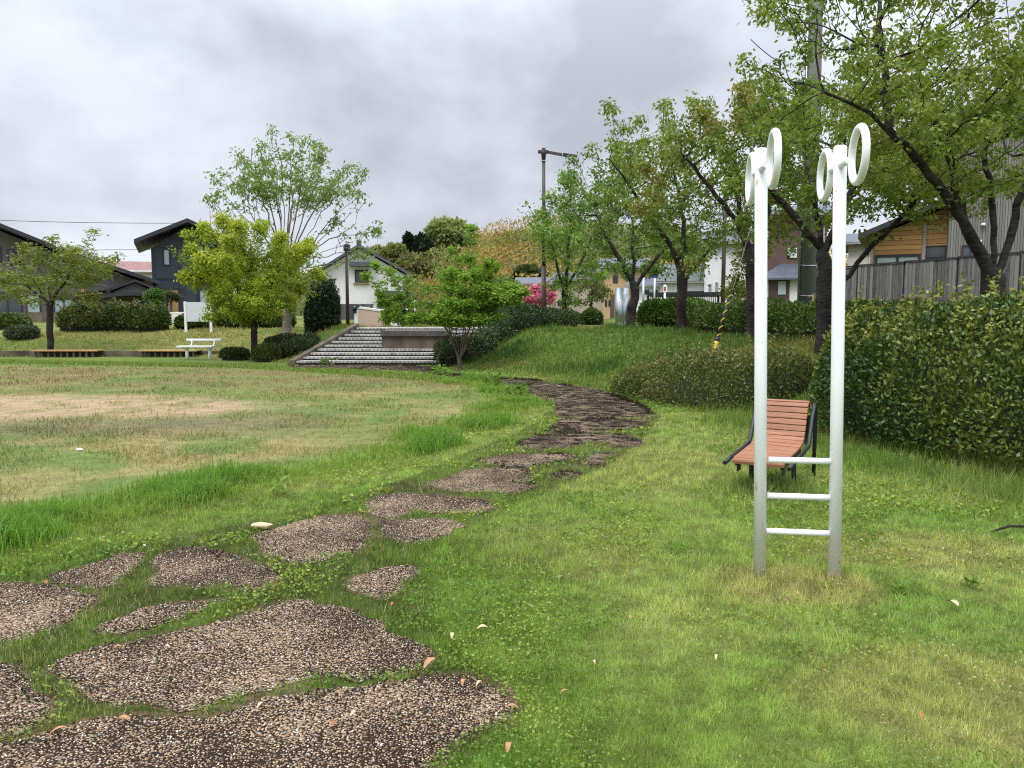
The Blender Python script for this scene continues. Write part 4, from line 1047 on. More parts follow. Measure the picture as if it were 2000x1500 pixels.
tag(MB().blob((0, 0, 0), (.04, .02, .012), 4, .3, 2).build('litter_scrap', M['white_plain']), 'small white scrap of litter lying on the field', 'litter').location = (p.x, p.y, .02)

# ------------------------------------------------------------------ leaves
def leaf_mesh(name, P, D, size, cols, m, parent=None, rng=RNG, wr=.5, fold=.25, aspect_jit=.3):
    """one small folded blade per leaf: P base points, D directions of the leaf axis"""
    n = len(P); D = D / (np.linalg.norm(D, axis=1, keepdims=True) + 1e-9)
    r = rng.normal(size=(n, 3)); S = np.cross(D, r); S /= (np.linalg.norm(S, axis=1, keepdims=True) + 1e-9)
    N = np.cross(D, S); L = np.asarray(size)[:, None] if np.ndim(size) else np.full((n, 1), size)
    L = L * (1 + rng.uniform(-aspect_jit, aspect_jit, (n, 1)))
    wd = L * wr * .5
    mid = P + D * L * .45 + N * L * fold * .25
    V = np.empty((n, 4, 3)); V[:, 0] = P; V[:, 1] = mid + S * wd; V[:, 2] = P + D * L - N * L * fold * .15; V[:, 3] = mid - S * wd
    F = np.arange(n * 4).reshape(n, 4)
    C = np.repeat(cols, 4, axis=0)
    return npmesh(name, V.reshape(-1, 3), F, m, parent, C)
def pick(pal, n, P, rng=RNG, jit=.22, freq=1.2, seed=0.0):
    """clumps of lighter and darker leaf kinds plus leaf to leaf variation"""
    pal = np.array(pal); k = len(pal)
    t = np.clip(fbm(P + seed, freq, 3) * 1.9 - .45 + rng.normal(0, .16, n), 0, .999) * (k - 1)
    i = t.astype(int); f = (t - i)[:, None]
    c = pal[i] * (1 - f) + pal[np.minimum(i + 1, k - 1)] * f
    return np.clip(c * (1 + rng.uniform(-jit, jit, (n, 1))), 0, 1)

# ------------------------------------------------------------------ trees grown towards their own crown space
def grow(skel, att, step, di, dk, maxit=140, trop=(0, 0, .08)):
    nodes, par = [], []
    for j, line in enumerate(skel):
        line = [np.array(p, float) for p in line]
        if j == 0: nodes.append(line[0]); par.append(-1); cur = 0
        else: cur = int(np.argmin(np.linalg.norm(np.array(nodes) - line[0], axis=1)))
        for a, b in zip(line[:-1], line[1:]):
            n = max(1, int(np.linalg.norm(b - a) / step))
            for q in range(1, n + 1):
                p = a + (b - a) * q / n
                if 0 < q < n: p = p + RNG.normal(0, step * .10, 3)
                nodes.append(p); par.append(cur); cur = len(nodes) - 1
    N = np.array(nodes)
    dist = np.full(len(att), 1e9); near = np.zeros(len(att), int)
    d = np.linalg.norm(att[:, None] - N[None], axis=2); near = d.argmin(1); dist = d.min(1)
    trop = np.array(trop); seen = set(); first = True
    for it in range(maxit):
        act = (dist < (di if not first else 1e9)) & (dist > dk)
        act = (dist > dk) & (dist < di) if (it > 12) else (dist > dk)
        if not act.any(): break
        g = np.zeros((len(N), 3)); v = att[act] - N[near[act]]; v /= np.linalg.norm(v, axis=1, keepdims=True) + 1e-9
        np.add.at(g, near[act], v)
        ids = np.unique(near[act]); gg = g[ids]; gg /= np.linalg.norm(gg, axis=1, keepdims=True) + 1e-9
        gg = gg + trop + RNG.normal(0, .12, gg.shape); gg /= np.linalg.norm(gg, axis=1, keepdims=True)
        new = N[ids] + gg * step
        keep = []
        for k, (p, i) in enumerate(zip(new, ids)):
            key = tuple(np.round(p / (step * .35)).astype(int))
            if key in seen: continue
            seen.add(key); keep.append(k)
        if not keep: break
        new = new[keep]; ids = ids[keep]
        base = len(N); N = np.vstack([N, new]); par.extend(ids.tolist())
        d = np.linalg.norm(att[:, None] - new[None], axis=2); j = d.argmin(1); dm = d[np.arange(len(att)), j]
        u = dm < dist; dist[u] = dm[u]; near[u] = base + j[u]
        gone = dist < dk
        att = att[~gone]; dist = dist[~gone]; near = near[~gone]
        if len(att) == 0: break
    return N, np.array(par)
def tubes(N, par, rad, sides=6):
    n = len(N); main = np.full(n, -1); best = np.zeros(n)
    for i in range(n - 1, 0, -1):
        if rad[i] > best[par[i]]: best[par[i]] = rad[i]; main[par[i]] = i
    axis = np.zeros((n, 3)); 
    for i in range(n):
        a = np.zeros(3)
        if par[i] >= 0: a += N[i] - N[par[i]]
        if main[i] >= 0: a += N[main[i]] - N[i]
        axis[i] = a / (np.linalg.norm(a) + 1e-9)
    def ring(P, A, r):
        ref = np.where(np.abs(A[:, 2:3]) < .8, np.array([[0, 0, 1.0]]), np.array([[.35, .94, 0.]]))
        ref = np.tile(np.array([[.31, .93, .19]]), (len(A), 1))
        u = np.cross(A, ref); u /= np.linalg.norm(u, axis=1, keepdims=True) + 1e-9; w = np.cross(A, u)
        t = np.linspace(0, 2 * math.pi, sides, endpoint=False)
        return P[:, None] + (u[:, None] * np.cos(t)[None, :, None] + w[:, None] * np.sin(t)[None, :, None]) * r[:, None, None]
    ch = np.arange(1, n); pa = par[1:]
    ismain = main[pa] == ch
    ed = N[ch] - N[pa]; ed /= np.linalg.norm(ed, axis=1, keepdims=True) + 1e-9
    loA = np.where(ismain[:, None], axis[pa], ed); loR = np.where(ismain, rad[pa], np.minimum(rad[pa], rad[ch] * 1.15))
    A_ = ring(N[pa], loA, loR); B_ = ring(N[ch], axis[ch], rad[ch])
    V = np.concatenate([A_, B_], 1).reshape(-1, 3); k = np.arange(len(ch))[:, None] * sides * 2; s = np.arange(sides); s2 = (s + 1) % sides
    F = np.stack([k + s, k + s2, k + sides + s2, k + sides + s], 2).reshape(-1, 4)
    return V, F
def ell(u, v, ru, rv, d, rd):
    c = at(u, v, d); return (np.array(c), np.array((ru / ppm(d), rd, rv / ppm(d))))
def sample(ells, n, hollow=.0):
    vol = np.array([e[1].prod() for e in ells]); vol /= vol.sum(); out = []
    for (c, r), f in zip(ells, vol):
        k = max(3, int(n * f)); q = RNG.normal(size=(k, 3)); q /= np.linalg.norm(q, axis=1, keepdims=True)
        rr = (hollow + (1 - hollow) * RNG.random((k, 1))) ** (1 / 2.6); out.append(c + q * rr * r)
    return np.vstack(out)
def tree(name, label, skel, ells, n_att, step, trunk_r, leaves, lsize, pal, group=None, cat='tree', barkm='bark', tip_r=.006, thin=.02, mode='droop', per=None, di=1.6, dk=None, expo=2.25, sides=6, spread=.12, wr=.5, trop=(0, 0, .08), lm='leaf', bare=.0, hollow=0.0, seed=0.0, shoots=0, shoot_l=.7, gate=.40, limb=.78):
    sk = [[tuple(at(u, v, d)) for u, v, d in line] for line in skel]
    b = Vector(sk[0][0]); g = H(b.x, b.y); b.z = g
    sk[0] = [(b.x, b.y, g - .15)] + [p for p in sk[0] if p[2] > g + .12]
    att = sample(ells, n_att, hollow); att = att[(fbm(att + seed * 3, .85 * 12 / max(b.y, 8) + .25, 2) > gate) | (RNG.random(len(att)) < .25)]
    N, par = grow(sk, att, step, di, dk or step * 1.6, trop=trop)
    if shoots:
        kids = np.bincount(par[1:], minlength=len(N)); tips = np.where(kids == 0)[0]; cen = N.mean(0)
        dist = np.linalg.norm((N[tips] - cen) * np.array([1, 1, 1.0]), axis=1); pr = dist ** 3 * np.where(N[tips][:, 2] > cen[2] - .3, 1, .25); tips = RNG.choice(tips, min(shoots, len(tips)), False, pr / pr.sum())
        for q in tips:
            dr = (N[q] - cen) / np.linalg.norm(N[q] - cen) * .8 + np.array([0, 0, .55]) + RNG.normal(0, .18, 3); dr /= np.linalg.norm(dr)
            cur = q; ln_ = shoot_l * RNG.uniform(.45, 1.15); k_ = max(2, int(ln_ / (step * .8)))
            for j_ in range(k_):
                dr = dr + RNG.normal(0, .07, 3) + np.array([0, 0, .03]); dr /= np.linalg.norm(dr)
                N = np.vstack([N, N[cur] + dr * step * .8]); par = np.append(par, cur); cur = len(N) - 1
    n = len(N); acc = np.zeros(n); rad = np.zeros(n)
    for i in range(n - 1, 0, -1):
        rad[i] = (acc[i] if acc[i] > 0 else tip_r ** expo) ** (1 / expo); acc[par[i]] += rad[i] ** expo
    rad[0] = acc[0] ** (1 / expo); k = trunk_r / rad[0]
    rad = tip_r + (rad - tip_r) * (trunk_r - tip_r) / (rad[0] - tip_r)
    nt0 = sum(max(1, int(np.linalg.norm(np.subtract(q_, p_)) / step)) for p_, q_ in zip(sk[0][:-1], sk[0][1:]))
    rad[nt0 + 1:] = np.maximum(tip_r, rad[nt0 + 1:] * limb)
    t = thing(name, label, cat, tuple(b), 0, group)
    rad[0] *= 1.35; 
    if n > 1: rad[1] *= 1.08
    rj = rad * (1 + .16 * (fbm(N, 3.1, 2) - .5) * 2 * (rad > .03))
    V, F = tubes(N, par, rj, sides)
    npmesh('trunk', V - np.array(b), F, M[barkm], t, smooth=True)
    tw = np.where((rad < thin))[0]; tw = tw[tw > 3]
    if leaves:
        w = np.ones(len(tw)); kids = np.bincount(par[1:], minlength=n); w[kids[tw] == 0] = 4.5
        dens = fbm(N[tw] + seed, .9, 2); w *= np.clip((dens - .36) * 5, .06, 1.4)
        if bare: w *= (fbm(N[tw] + 40 + seed, .55, 2) > bare)
        w /= w.sum()
        cl = max(1, leaves // 6); ci = RNG.choice(tw, cl, p=w)
        cen = N[ci] + RNG.normal(0, spread * .55, (cl, 3))
        P = np.repeat(cen, 6, 0) + RNG.normal(0, spread * .45, (cl * 6, 3)) * np.array([1, 1, .6])
        Q = RNG.normal(size=P.shape)
        if mode == 'droop': D = Q * np.array([1, 1, .5]) + np.array([0, 0, -.75])
        elif mode == 'flat': D = Q * np.array([1, 1, .22]) + np.array([0, 0, -.12])
        elif mode == 'up': D = Q * np.array([1, 1, .6]) + np.array([0, 0, .5])
        else: D = Q
        C = pick(pal, len(P), P, freq=.9, seed=seed)
        leaf_mesh('crown', P - np.array(b), D, lsize, C, M[lm], t, wr=wr)
    return t
PAL_CH = [(.070, .120, .018), (.120, .195, .028), (.170, .250, .040), (.240, .300, .060)]
PAL_CH_O = [(.075, .115, .018), (.120, .175, .028), (.175, .225, .040), (.270, .215, .070)]
PAL_FR = [(.070, .140, .020), (.110, .210, .030), (.160, .275, .048), (.215, .32, .075)]
ROW = 'cherry trees along the top of the bank'
tree('cherry_tree', 'big cherry tree nearest the viewer with forked dark trunk in front of the silvered fence',
     [[(1936, 640, 9.8), (1936, 600, 9.8), (1940, 545, 9.8)], [(1940, 545, 9.8), (1915, 495, 9.75), (1880, 430, 9.6), (1840, 370, 9.4), (1790, 310, 9.2), (1735, 250, 9.0)], [(1940, 540, 9.8), (1940, 470, 9.9), (1938, 400, 10), (1925, 330, 10.0), (1925, 250, 10)], [(1945, 535, 9.8), (1972, 470, 9.9), (1985, 400, 10), (2030, 320, 10.1)],
      [(1890, 450, 9.65), (1865, 370, 9.8), (1850, 290, 9.9), (1800, 190, 9.9)], [(1790, 312, 9.2), (1700, 220, 8.9), (1610, 180, 8.7)], [(1735, 250, 9.0), (1730, 150, 9.1), (1715, 60, 9.2)]],
     [ell(1700, 150, 170, 130, 9.2, 1.6), ell(1590, 130, 105, 125, 9.0, .9), ell(1525, 200, 75, 55, 8.9, .6), ell(1850, 160, 190, 220, 10, 2.2), ell(1980, 230, 180, 170, 10, 2), ell(1780, 300, 130, 70, 9.5, 1.4), ell(1940, 360, 90, 50, 9.6, 1.2), ell(2140, 200, 160, 220, 10.2, 2), ell(1640, 60, 150, 90, 9.2, 1.4), ell(1750, -60, 260, 110, 9.8, 1.8)],
     1900, .14, .138, 41000, .070, PAL_CH + [(.25, .29, .06)], ROW, tip_r=.005, thin=.012, spread=.11, sides=8, di=1.3, wr=.46, shoots=130, shoot_l=.6, limb=.66)
tree('cherry_tree', 'second cherry tree from the viewer with a long limb leaning over the fence',
     [[(1612, 650, 13.5), (1612, 580, 13.5), (1606, 500, 13.5)], [(1606, 510, 13.5), (1600, 440, 13.5), (1585, 370, 13.4)], [(1625, 575, 13.5), (1690, 495, 13.3), (1745, 440, 13.1), (1790, 390, 12.9)], [(1606, 500, 13.5), (1640, 420, 13.5), (1690, 330, 13.6)], [(1604, 490, 13.5), (1550, 420, 13.4), (1500, 360, 13.3)]],
     [ell(1600, 300, 130, 95, 13.5, 1.6), ell(1740, 350, 110, 75, 13.1, 1.2), ell(1500, 330, 90, 70, 13.3, 1.3), ell(1620, 400, 110, 55, 13.2, 1.1), ell(1790, 430, 40, 40, 12.9, .5), ell(1560, 240, 90, 50, 13.5, 1)],
     1000, .18, .14, 18500, .085, PAL_CH, ROW, tip_r=.0055, thin=.013, spread=.12, di=1.6, seed=3.1, shoots=90, shoot_l=.8)
tree('cherry_tree', 'cherry tree with russet tinted young leaves just behind the ring frame',
     [[(1470, 640, 16.8), (1470, 560, 16.8), (1466, 500, 16.8)], [(1466, 505, 16.8), (1440, 430, 16.8), (1390, 370, 16.7), (1340, 310, 16.6)], [(1468, 500, 16.8), (1500, 420, 16.8), (1510, 340, 16.9)], [(1452, 465, 16.8), (1440, 370, 16.8), (1430, 280, 16.9)]],
     [ell(1420, 312, 100, 72, 16.8, 1.6), ell(1368, 292, 52, 48, 16.7, 1.0), ell(1490, 380, 90, 80, 16.8, 1.5), ell(1400, 410, 110, 55, 16.6, 1.4), ell(1470, 470, 70, 35, 16.5, 1.1), ell(1480, 260, 80, 55, 16.9, 1.1)],
     950, .21, .13, 15500, .09, PAL_CH_O, ROW, tip_r=.006, thin=.014, spread=.14, di=1.8, seed=5.5, shoots=100, shoot_l=1.0)
tree('cherry_tree', 'upright cherry tree with stout straight trunk beside the black carport',
     [[(1330, 655, 20), (1330, 590, 20), (1331, 525, 20)], [(1331, 530, 20), (1310, 480, 20), (1275, 430, 19.9), (1235, 370, 19.8), (1190, 310, 19.7)], [(1331, 525, 20), (1335, 450, 20), (1325, 370, 20), (1310, 310, 20)], [(1333, 545, 20), (1375, 500, 20), (1420, 450, 20.1)]],
     [ell(1320, 390, 100, 85, 20, 1.7), ell(1220, 340, 65, 75, 19.7, 1.1), ell(1250, 440, 75, 60, 19.8, 1.3), ell(1390, 430, 75, 65, 20.1, 1.4), ell(1205, 290, 36, 40, 19.7, .6), ell(1340, 480, 95, 32, 19.6, 1.2), ell(1310, 310, 60, 50, 20, 1)],
     900, .23, .135, 10500, .10, [(.075, .125, .020), (.120, .195, .030), (.170, .25, .042), (.22, .27, .062)], ROW, tip_r=.0065, thin=.015, spread=.15, di=2, seed=8.2, shoots=90, shoot_l=1.1)
tree('cherry_tree', 'cherry tree with a forked leaning trunk in front of the steel cylinder',
     [[(1232, 645, 25), (1234, 600, 25), (1240, 565, 25)], [(1240, 568, 25), (1222, 530, 25), (1195, 480, 24.9), (1165, 420, 24.8)], [(1240, 565, 25), (1262, 530, 25), (1290, 495, 25), (1330, 460, 25)], [(1238, 555, 25), (1235, 490, 25), (1235, 430, 25)]],
     [ell(1200, 440, 70, 65, 24.9, 1.3), ell(1260, 490, 75, 45, 25, 1.3), ell(1165, 400, 45, 50, 24.8, .8), ell(1190, 520, 60, 28, 24.7, 1), ell(1240, 420, 55, 50, 25, 1)],
     750, .27, .15, 7500, .12, [(.065, .115, .018), (.105, .185, .028), (.150, .240, .040)], ROW, tip_r=.008, thin=.019, spread=.19, di=2.3, seed=11.0, shoots=60, shoot_l=1.2)
tree('cherry_tree', 'smallest fresh green cherry tree beside the tall lamp post',
     [[(1105, 640, 31), (1104, 600, 31), (1103, 570, 31)], [(1103, 570, 31), (1122, 535, 31), (1150, 480, 31)], [(1103, 570, 31), (1090, 530, 31), (1075, 470, 30.9), (1065, 430, 30.8)], [(1104, 565, 31), (1110, 500, 31), (1115, 430, 31)]],
     [ell(1105, 470, 62, 60, 31, 1.4), ell(1072, 430, 42, 38, 30.8, .9), ell(1150, 440, 50, 60, 31, 1.2), ell(1132, 532, 46, 24, 30.8, 1.1), ell(1120, 395, 40, 30, 31, .8)],
     750, .30, .14, 8000, .13, PAL_FR, ROW, tip_r=.009, thin=.022, spread=.22, di=2.6, seed=14.4, shoots=60, shoot_l=1.0)

# trees on the far side of the field
tree('camphor_tree', 'dense yellow green rounded tree on the slope behind the white bench',
     [[(497, 672, 24.6), (496, 655, 24.6), (494, 625, 24.6)], [(494, 625, 24.6), (475, 585, 24.6), (450, 540, 24.6)], [(494, 625, 24.6), (520, 580, 24.6), (545, 530, 24.7)], [(494, 622, 24.6), (495, 560, 24.5), (480, 500, 24.5)]],
     [ell(480, 525, 108, 74, 24.6, 1.5), ell(575, 530, 48, 58, 24.8, 1.0), ell(430, 500, 55, 50, 24.6, 1), ell(500, 590, 95, 42, 24.4, 1.4), ell(392, 500, 42, 26, 24.5, .6), ell(425, 560, 45, 40, 24.4, .8), ell(460, 465, 45, 24, 24.6, .8)],
     1300, .22, .11, 42000, .092, [(.125, .185, .016), (.200, .280, .024), (.29, .37, .036), (.38, .43, .055)], 'trees on the far side of the field', barkm='bark_dark', tip_r=.006, thin=.03, mode='random', spread=.16, di=2, wr=.55, seed=2.2, shoots=60, shoot_l=.3, gate=.43)
fan = [[(560, 640, 29.5), (560, 600, 29.5), (558, 565, 29.5)]]
rf2 = random.Random(5)
for k in range(26):
    f = (k + rf2.uniform(-.3, .3)) / 25; ang = R(-72 + 146 * f); q = rf2.uniform(.72, 1.0)
    du, dv_, dd = math.sin(ang) * 158 * q, math.cos(ang) * 256 * q * (.55 + .45 * math.cos(ang) ** 2) + 24, rf2.uniform(-1.6, 1.6) * (.4 + .6 * math.cos(ang))
    v0 = rf2.uniform(520, 572); fan.append([(558, v0, 29.5), (558 + du * .30, v0 - (v0 - 566 + dv_) * .42, 29.5 + dd * .4), (558 + du * .66, v0 - (v0 - 566 + dv_) * .76, 29.5 + dd * .75), (558 + du, 566 - dv_, 29.5 + dd)])
tree('chestnut_tree', 'tall airy fan shaped tree with sparse new leaves rising behind the yellow green tree', fan,
     [ell(560, 358, 104, 70, 29.5, 2.0), ell(470, 410, 62, 62, 29.3, 1.5), ell(650, 410, 58, 64, 29.4, 1.5), ell(680, 480, 34, 46, 29.4, 1), ell(445, 470, 36, 40, 29.4, 1)],
     560, .30, .165, 7600, .15, [(.105, .190, .038), (.155, .255, .058), (.22, .31, .10)], 'trees on the far side of the field', barkm='bark_light', tip_r=.011, thin=.017, mode='droop', spread=.20, di=1.6, wr=.40, trop=(0, 0, .22), hollow=.3, expo=2.0, seed=6.0, shoots=90, shoot_l=.7, gate=.3)
tree('cherry_tree', 'spreading small cherry tree with a pale scarred trunk in front of the grey house',
     [[(97, 650, 27.5), (98, 615, 27.5), (97, 595, 27.5)], [(97, 597, 27.5), (75, 575, 27.5), (40, 555, 27.4)], [(97, 595, 27.5), (115, 565, 27.5), (150, 530, 27.4)], [(97, 595, 27.5), (95, 550, 27.5), (60, 515, 27.5)], [(97, 595, 27.5), (75, 560, 27.4), (45, 520, 27.4)], [(130, 548, 27.4), (150, 500, 27.4), (172, 470, 27.4)]],
     [ell(100, 550, 90, 28, 27.5, 1.7), ell(40, 560, 65, 32, 27.4, 1.4), ell(165, 525, 52, 24, 27.4, 1.0), ell(90, 590, 70, 14, 27.3, 1.2), ell(105, 515, 60, 22, 27.5, 1.2)],
     800, .22, .11, 8500, .11, [(.105, .145, .024), (.160, .205, .036), (.23, .265, .065)], 'trees on the far side of the field', tip_r=.006, thin=.02, mode='flat', spread=.17, di=2.2, seed=9.0, shoots=70, shoot_l=.7)
tree('maple_tree', 'layered bright green maple with several slender stems at the foot of the steps',
     [[(897, 702, 20.9), (897, 698, 20.9)], [(897, 702, 20.9), (880, 650, 20.9), (862, 605, 20.8), (820, 565, 20.7)], [(897, 702, 20.9), (891, 650, 20.9), (888, 600, 20.9), (875, 540, 21)], [(898, 702, 20.9), (904, 650, 20.9), (915, 590, 20.9), (925, 520, 21), (930, 462, 21.1)], [(899, 702, 20.9), (914, 650, 20.9), (940, 600, 20.9), (985, 560, 20.9)], [(900, 702, 20.9), (922, 650, 21), (932, 610, 21.1), (950, 530, 21.2)], [(897, 702, 20.9), (870, 640, 20.7), (825, 590, 20.6), (765, 548, 20.5)], [(898, 702, 20.9), (909, 645, 20.8), (902, 580, 20.8), (890, 525, 20.8)]],
     [ell(880, 622, 130, 9, 20.8, 1.2), ell(860, 592, 112, 9, 20.8, 1.3), ell(920, 566, 92, 9, 21, 1.2), ell(820, 562, 88, 9, 20.6, 1.0), ell(900, 538, 66, 8, 21, .9), ell(905, 508, 36, 7, 21, .5), ell(975, 590, 46, 9, 21, 1), ell(985, 562, 34, 8, 21, .7), ell(925, 472, 22, 7, 21.1, .3), ell(775, 543, 46, 8, 20.5, .7), ell(800, 590, 60, 8, 20.6, .8)],
     3200, .16, .060, 42000, .076, [(.085, .165, .014), (.135, .250, .024), (.185, .320, .036), (.24, .36, .06)], 'trees on the far side of the field', barkm='bark_light', tip_r=.005, thin=.012, mode='flat', spread=.10, di=1.5, wr=.6, expo=2.6, trop=(0, 0, -.02), seed=4.4, shoots=26, shoot_l=.45, gate=.1)
tree('blossom_tree', 'small pink blossoming tree behind the reading panel',
     [[(1042, 625, 41), (1042, 605, 41), (1044, 592, 41)], [(1043, 596, 41), (1030, 580, 41)], [(1043, 596, 41), (1058, 580, 41)]],
     [ell(1045, 576, 34, 26, 41, 1.0), ell(1030, 582, 22, 18, 41, .7), ell(1064, 580, 20, 18, 41, .7)],
     500, .2, .10, 7200, .12, [(.46, .08, .16), (.66, .19, .28), (.74, .36, .42)], barkm='bark_dark', tip_r=.008, thin=.03, mode='random', spread=.13, wr=.9, lm='petal', seed=1.0)
tree('sapling', 'thin leafy sapling between the cherry trunks and the parked car',
     [[(1155, 628, 36), (1155, 590, 36), (1156, 560, 36)]], [ell(1155, 570, 34, 30, 36, .8), ell(1140, 590, 22, 16, 36, .5)],
     260, .25, .05, 1400, .14, [(.085, .11, .03), (.14, .17, .05)], barkm='bark_dark', tip_r=.008, thin=.02, spread=.2, seed=3.3)
tree('garden_tree', 'leafy round garden tree at the door of the navy house',
     [[(305, 625, 47), (306, 595, 47), (308, 580, 47)]], [ell(304, 583, 17, 20, 47, .7)],
     250, .25, .05, 2200, .16, [(.04, .10, .02), (.07, .16, .03)], barkm='bark_dark', tip_r=.01, thin=.06, mode='random', spread=.2, seed=2.3)
tree('garden_tree', 'small dark reddish tree beside the timber door of the navy house',
     [[(325, 625, 46), (326, 595, 46), (328, 582, 46)]], [ell(332, 580, 16, 12, 46, .5)],
     160, .25, .05, 800, .14, [(.03, .05, .02), (.06, .07, .03)], barkm='bark_dark', tip_r=.01, thin=.06, mode='random', spread=.18, seed=5.3)
tree('garden_tree', 'pale leaved shrub tree in front of the tall white house',
     [[(1440, 612, 38), (1440, 585, 38), (1441, 570, 38)]], [ell(1440, 572, 30, 24, 38, .8)],
     220, .25, .05, 1200, .15, [(.09, .13, .04), (.16, .19, .07)], barkm='bark_dark', tip_r=.008, thin=.05, spread=.2, seed=6.3)
tree('young_maple', 'broad mid green tree behind the bright maple and the reading panel',
     [[(970, 640, 33), (970, 610, 33), (972, 585, 33)]], [ell(978, 572, 38, 28, 33, 1.2), ell(950, 590, 46, 24, 33, 1.2)],
     600, .26, .09, 6500, .16, [(.060, .115, .016), (.085, .160, .024), (.115, .200, .036)], barkm='bark_dark', tip_r=.009, thin=.06, mode='flat', spread=.26, seed=7.7)

# ------------------------------------------------------------------ hedges and shrubs
def hedge(name, label, line, hw, ht, n, lsize, pal, group=None, cat='hedge', rough=.22, freq=1.6, wr=.5, sprigs=0, zlow=-.25, p=.55, seed=0.0, lm='leaf_gloss', depth=.30, zs=None, updir=.35):
    """clipped or loose hedge: line = [(x, y)], hw half width, ht height (number or one per point)"""
    L = np.array(line, float); n0 = len(L); hts = np.array(ht if np.ndim(ht) else [ht] * len(L), float); hws = np.array(hw if np.ndim(hw) else [hw] * len(L), float)
    for _ in range(3):                                   # round the bends
        Q = np.column_stack([L, hts, hws]); A_ = Q[:-1] * .75 + Q[1:] * .25; B_ = Q[:-1] * .25 + Q[1:] * .75
        Q = np.vstack([Q[:1], np.stack([A_, B_], 1).reshape(-1, 4)[1:-1], Q[-1:]]) if len(Q) > 2 else Q
        L, hts, hws = Q[:, :2], Q[:, 2], Q[:, 3]
    seg = np.linalg.norm(np.diff(L, axis=0), axis=1); cum = np.concatenate([[0], np.cumsum(seg)]); T = cum[-1]
    def surf(t, ph, k=1.0, noise=True):
        ex = hws.mean()
        x = np.interp(t, cum, L[:, 0]); y = np.interp(t, cum, L[:, 1]); h = np.interp(t, cum, hts); w = np.interp(t, cum, hws)
        i = np.clip(np.searchsorted(cum, t) - 1, 0, len(seg) - 1); dx = np.diff(L[:, 0])[i] / seg[i]; dy = np.diff(L[:, 1])[i] / seg[i]
        e_ = np.minimum(np.minimum(t, T - t) / ex, 1); cap = np.sqrt(np.clip(1 - (1 - e_) ** 2.4, 0.02, 1))
        c, s = np.cos(ph), np.sin(ph)
        off = np.sign(c) * np.abs(c) ** p * w * cap * k; zz = np.abs(s) ** p * h * (.45 + .55 * cap) * k
        X, Y = x - dy * off, y + dx * off
        g = height(X, Y); 
        gb = height(x, y)
        Zb = g + ((g + gb) * .5 - g) * np.clip(zz / np.maximum(h, .05), 0, 1)
        P = np.stack([X, Y, Zb + zz + zlow * (np.abs(s) < .08)], 1)
        Nn = np.stack([-dy * c, dx * c, np.abs(s) + .05], 1); Nn /= np.linalg.norm(Nn, axis=1, keepdims=True)
        if noise: P = P + Nn * ((fbm(P + seed, freq, 3) - .5) * 2 * rough)[:, None] * k
        return P, Nn
    th = thing(name, label, cat, (L[0, 0], L[0, 1], H(*L[0])), 0, group); org = np.array(th.location)
    fine0 = np.linspace(0, math.pi, 400); arc0 = np.concatenate([[0], np.cumsum(np.hypot(np.diff(np.sign(np.cos(fine0)) * np.abs(np.cos(fine0)) ** p * hws.mean()), np.diff(np.abs(np.sin(fine0)) ** p * hts.mean())))])
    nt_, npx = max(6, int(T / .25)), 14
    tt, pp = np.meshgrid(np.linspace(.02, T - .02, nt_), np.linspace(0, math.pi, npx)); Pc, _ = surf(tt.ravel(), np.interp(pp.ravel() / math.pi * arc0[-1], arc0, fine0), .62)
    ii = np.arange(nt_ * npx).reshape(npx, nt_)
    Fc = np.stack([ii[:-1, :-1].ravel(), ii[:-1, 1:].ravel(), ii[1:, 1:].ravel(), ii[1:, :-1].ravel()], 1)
    npmesh('shaded_core', Pc - org, Fc, M['core'], th, smooth=True)
    t = RNG.uniform(0, T, n); fine = np.linspace(0, math.pi, 400); wv, hv = hws.mean(), hts.mean()
    cxs = np.sign(np.cos(fine)) * np.abs(np.cos(fine)) ** p * wv; czs = np.abs(np.sin(fine)) ** p * hv
    arc = np.concatenate([[0], np.cumsum(np.hypot(np.diff(cxs), np.diff(czs)))]); ph = np.interp(RNG.uniform(0, arc[-1], n), arc, fine)
    P, Nn = surf(t, ph); P = P - Nn * (RNG.random((n, 1)) ** 1.5) * np.minimum(depth, hws.mean() * .45)
    D = RNG.normal(size=(n, 3)) * .75 + Nn * .8 + np.array([0, 0, updir])
    C = pick(pal, n, P, freq=1.6, seed=seed + 3)
    if sprigs:
        ts = RNG.uniform(.05 * T, .95 * T, sprigs); Ps, Ns = surf(ts, RNG.uniform(.9, 2.2, sprigs))
        hgt = RNG.uniform(.08, .34, sprigs) ; q = 14
        a = np.repeat(np.arange(sprigs), q); f = RNG.random(len(a))
        lean = RNG.normal(0, .18, (sprigs, 3)); lean[:, 2] = 1
        P2 = Ps[a] + lean[a] * (f * hgt[a])[:, None]; D2 = RNG.normal(size=P2.shape) * np.array([1, 1, .5]) + np.array([0, 0, .5])
        P = np.vstack([P, P2]); D = np.vstack([D, D2]); C = np.vstack([C, np.clip(np.tile(pal[-1], (len(P2), 1)) * RNG.uniform(.85, 1.2, (len(P2), 1)), 0, 1)])
    leaf_mesh('foliage', P - org, D, lsize, C, M[lm], th, wr=wr)
    return th
PAL_BIG = [(.034, .072, .018), (.060, .110, .024), (.120, .160, .030), (.215, .235, .045)]
hedge('hedge', 'large unclipped glossy hedge behind the slatted bench and beneath the fence', [(8.1, 4.5), (6.85, 6.1), (5.75, 7.5), (4.95, 8.9), (4.45, 10.6)], [1.5, 1.5, 1.45, 1.3, 1.0], [1.08, 1.20, 1.30, 1.30, 1.22], 105000, .054, PAL_BIG, rough=.20, sprigs=240, freq=1.3, p=.78, wr=.52, depth=.34)
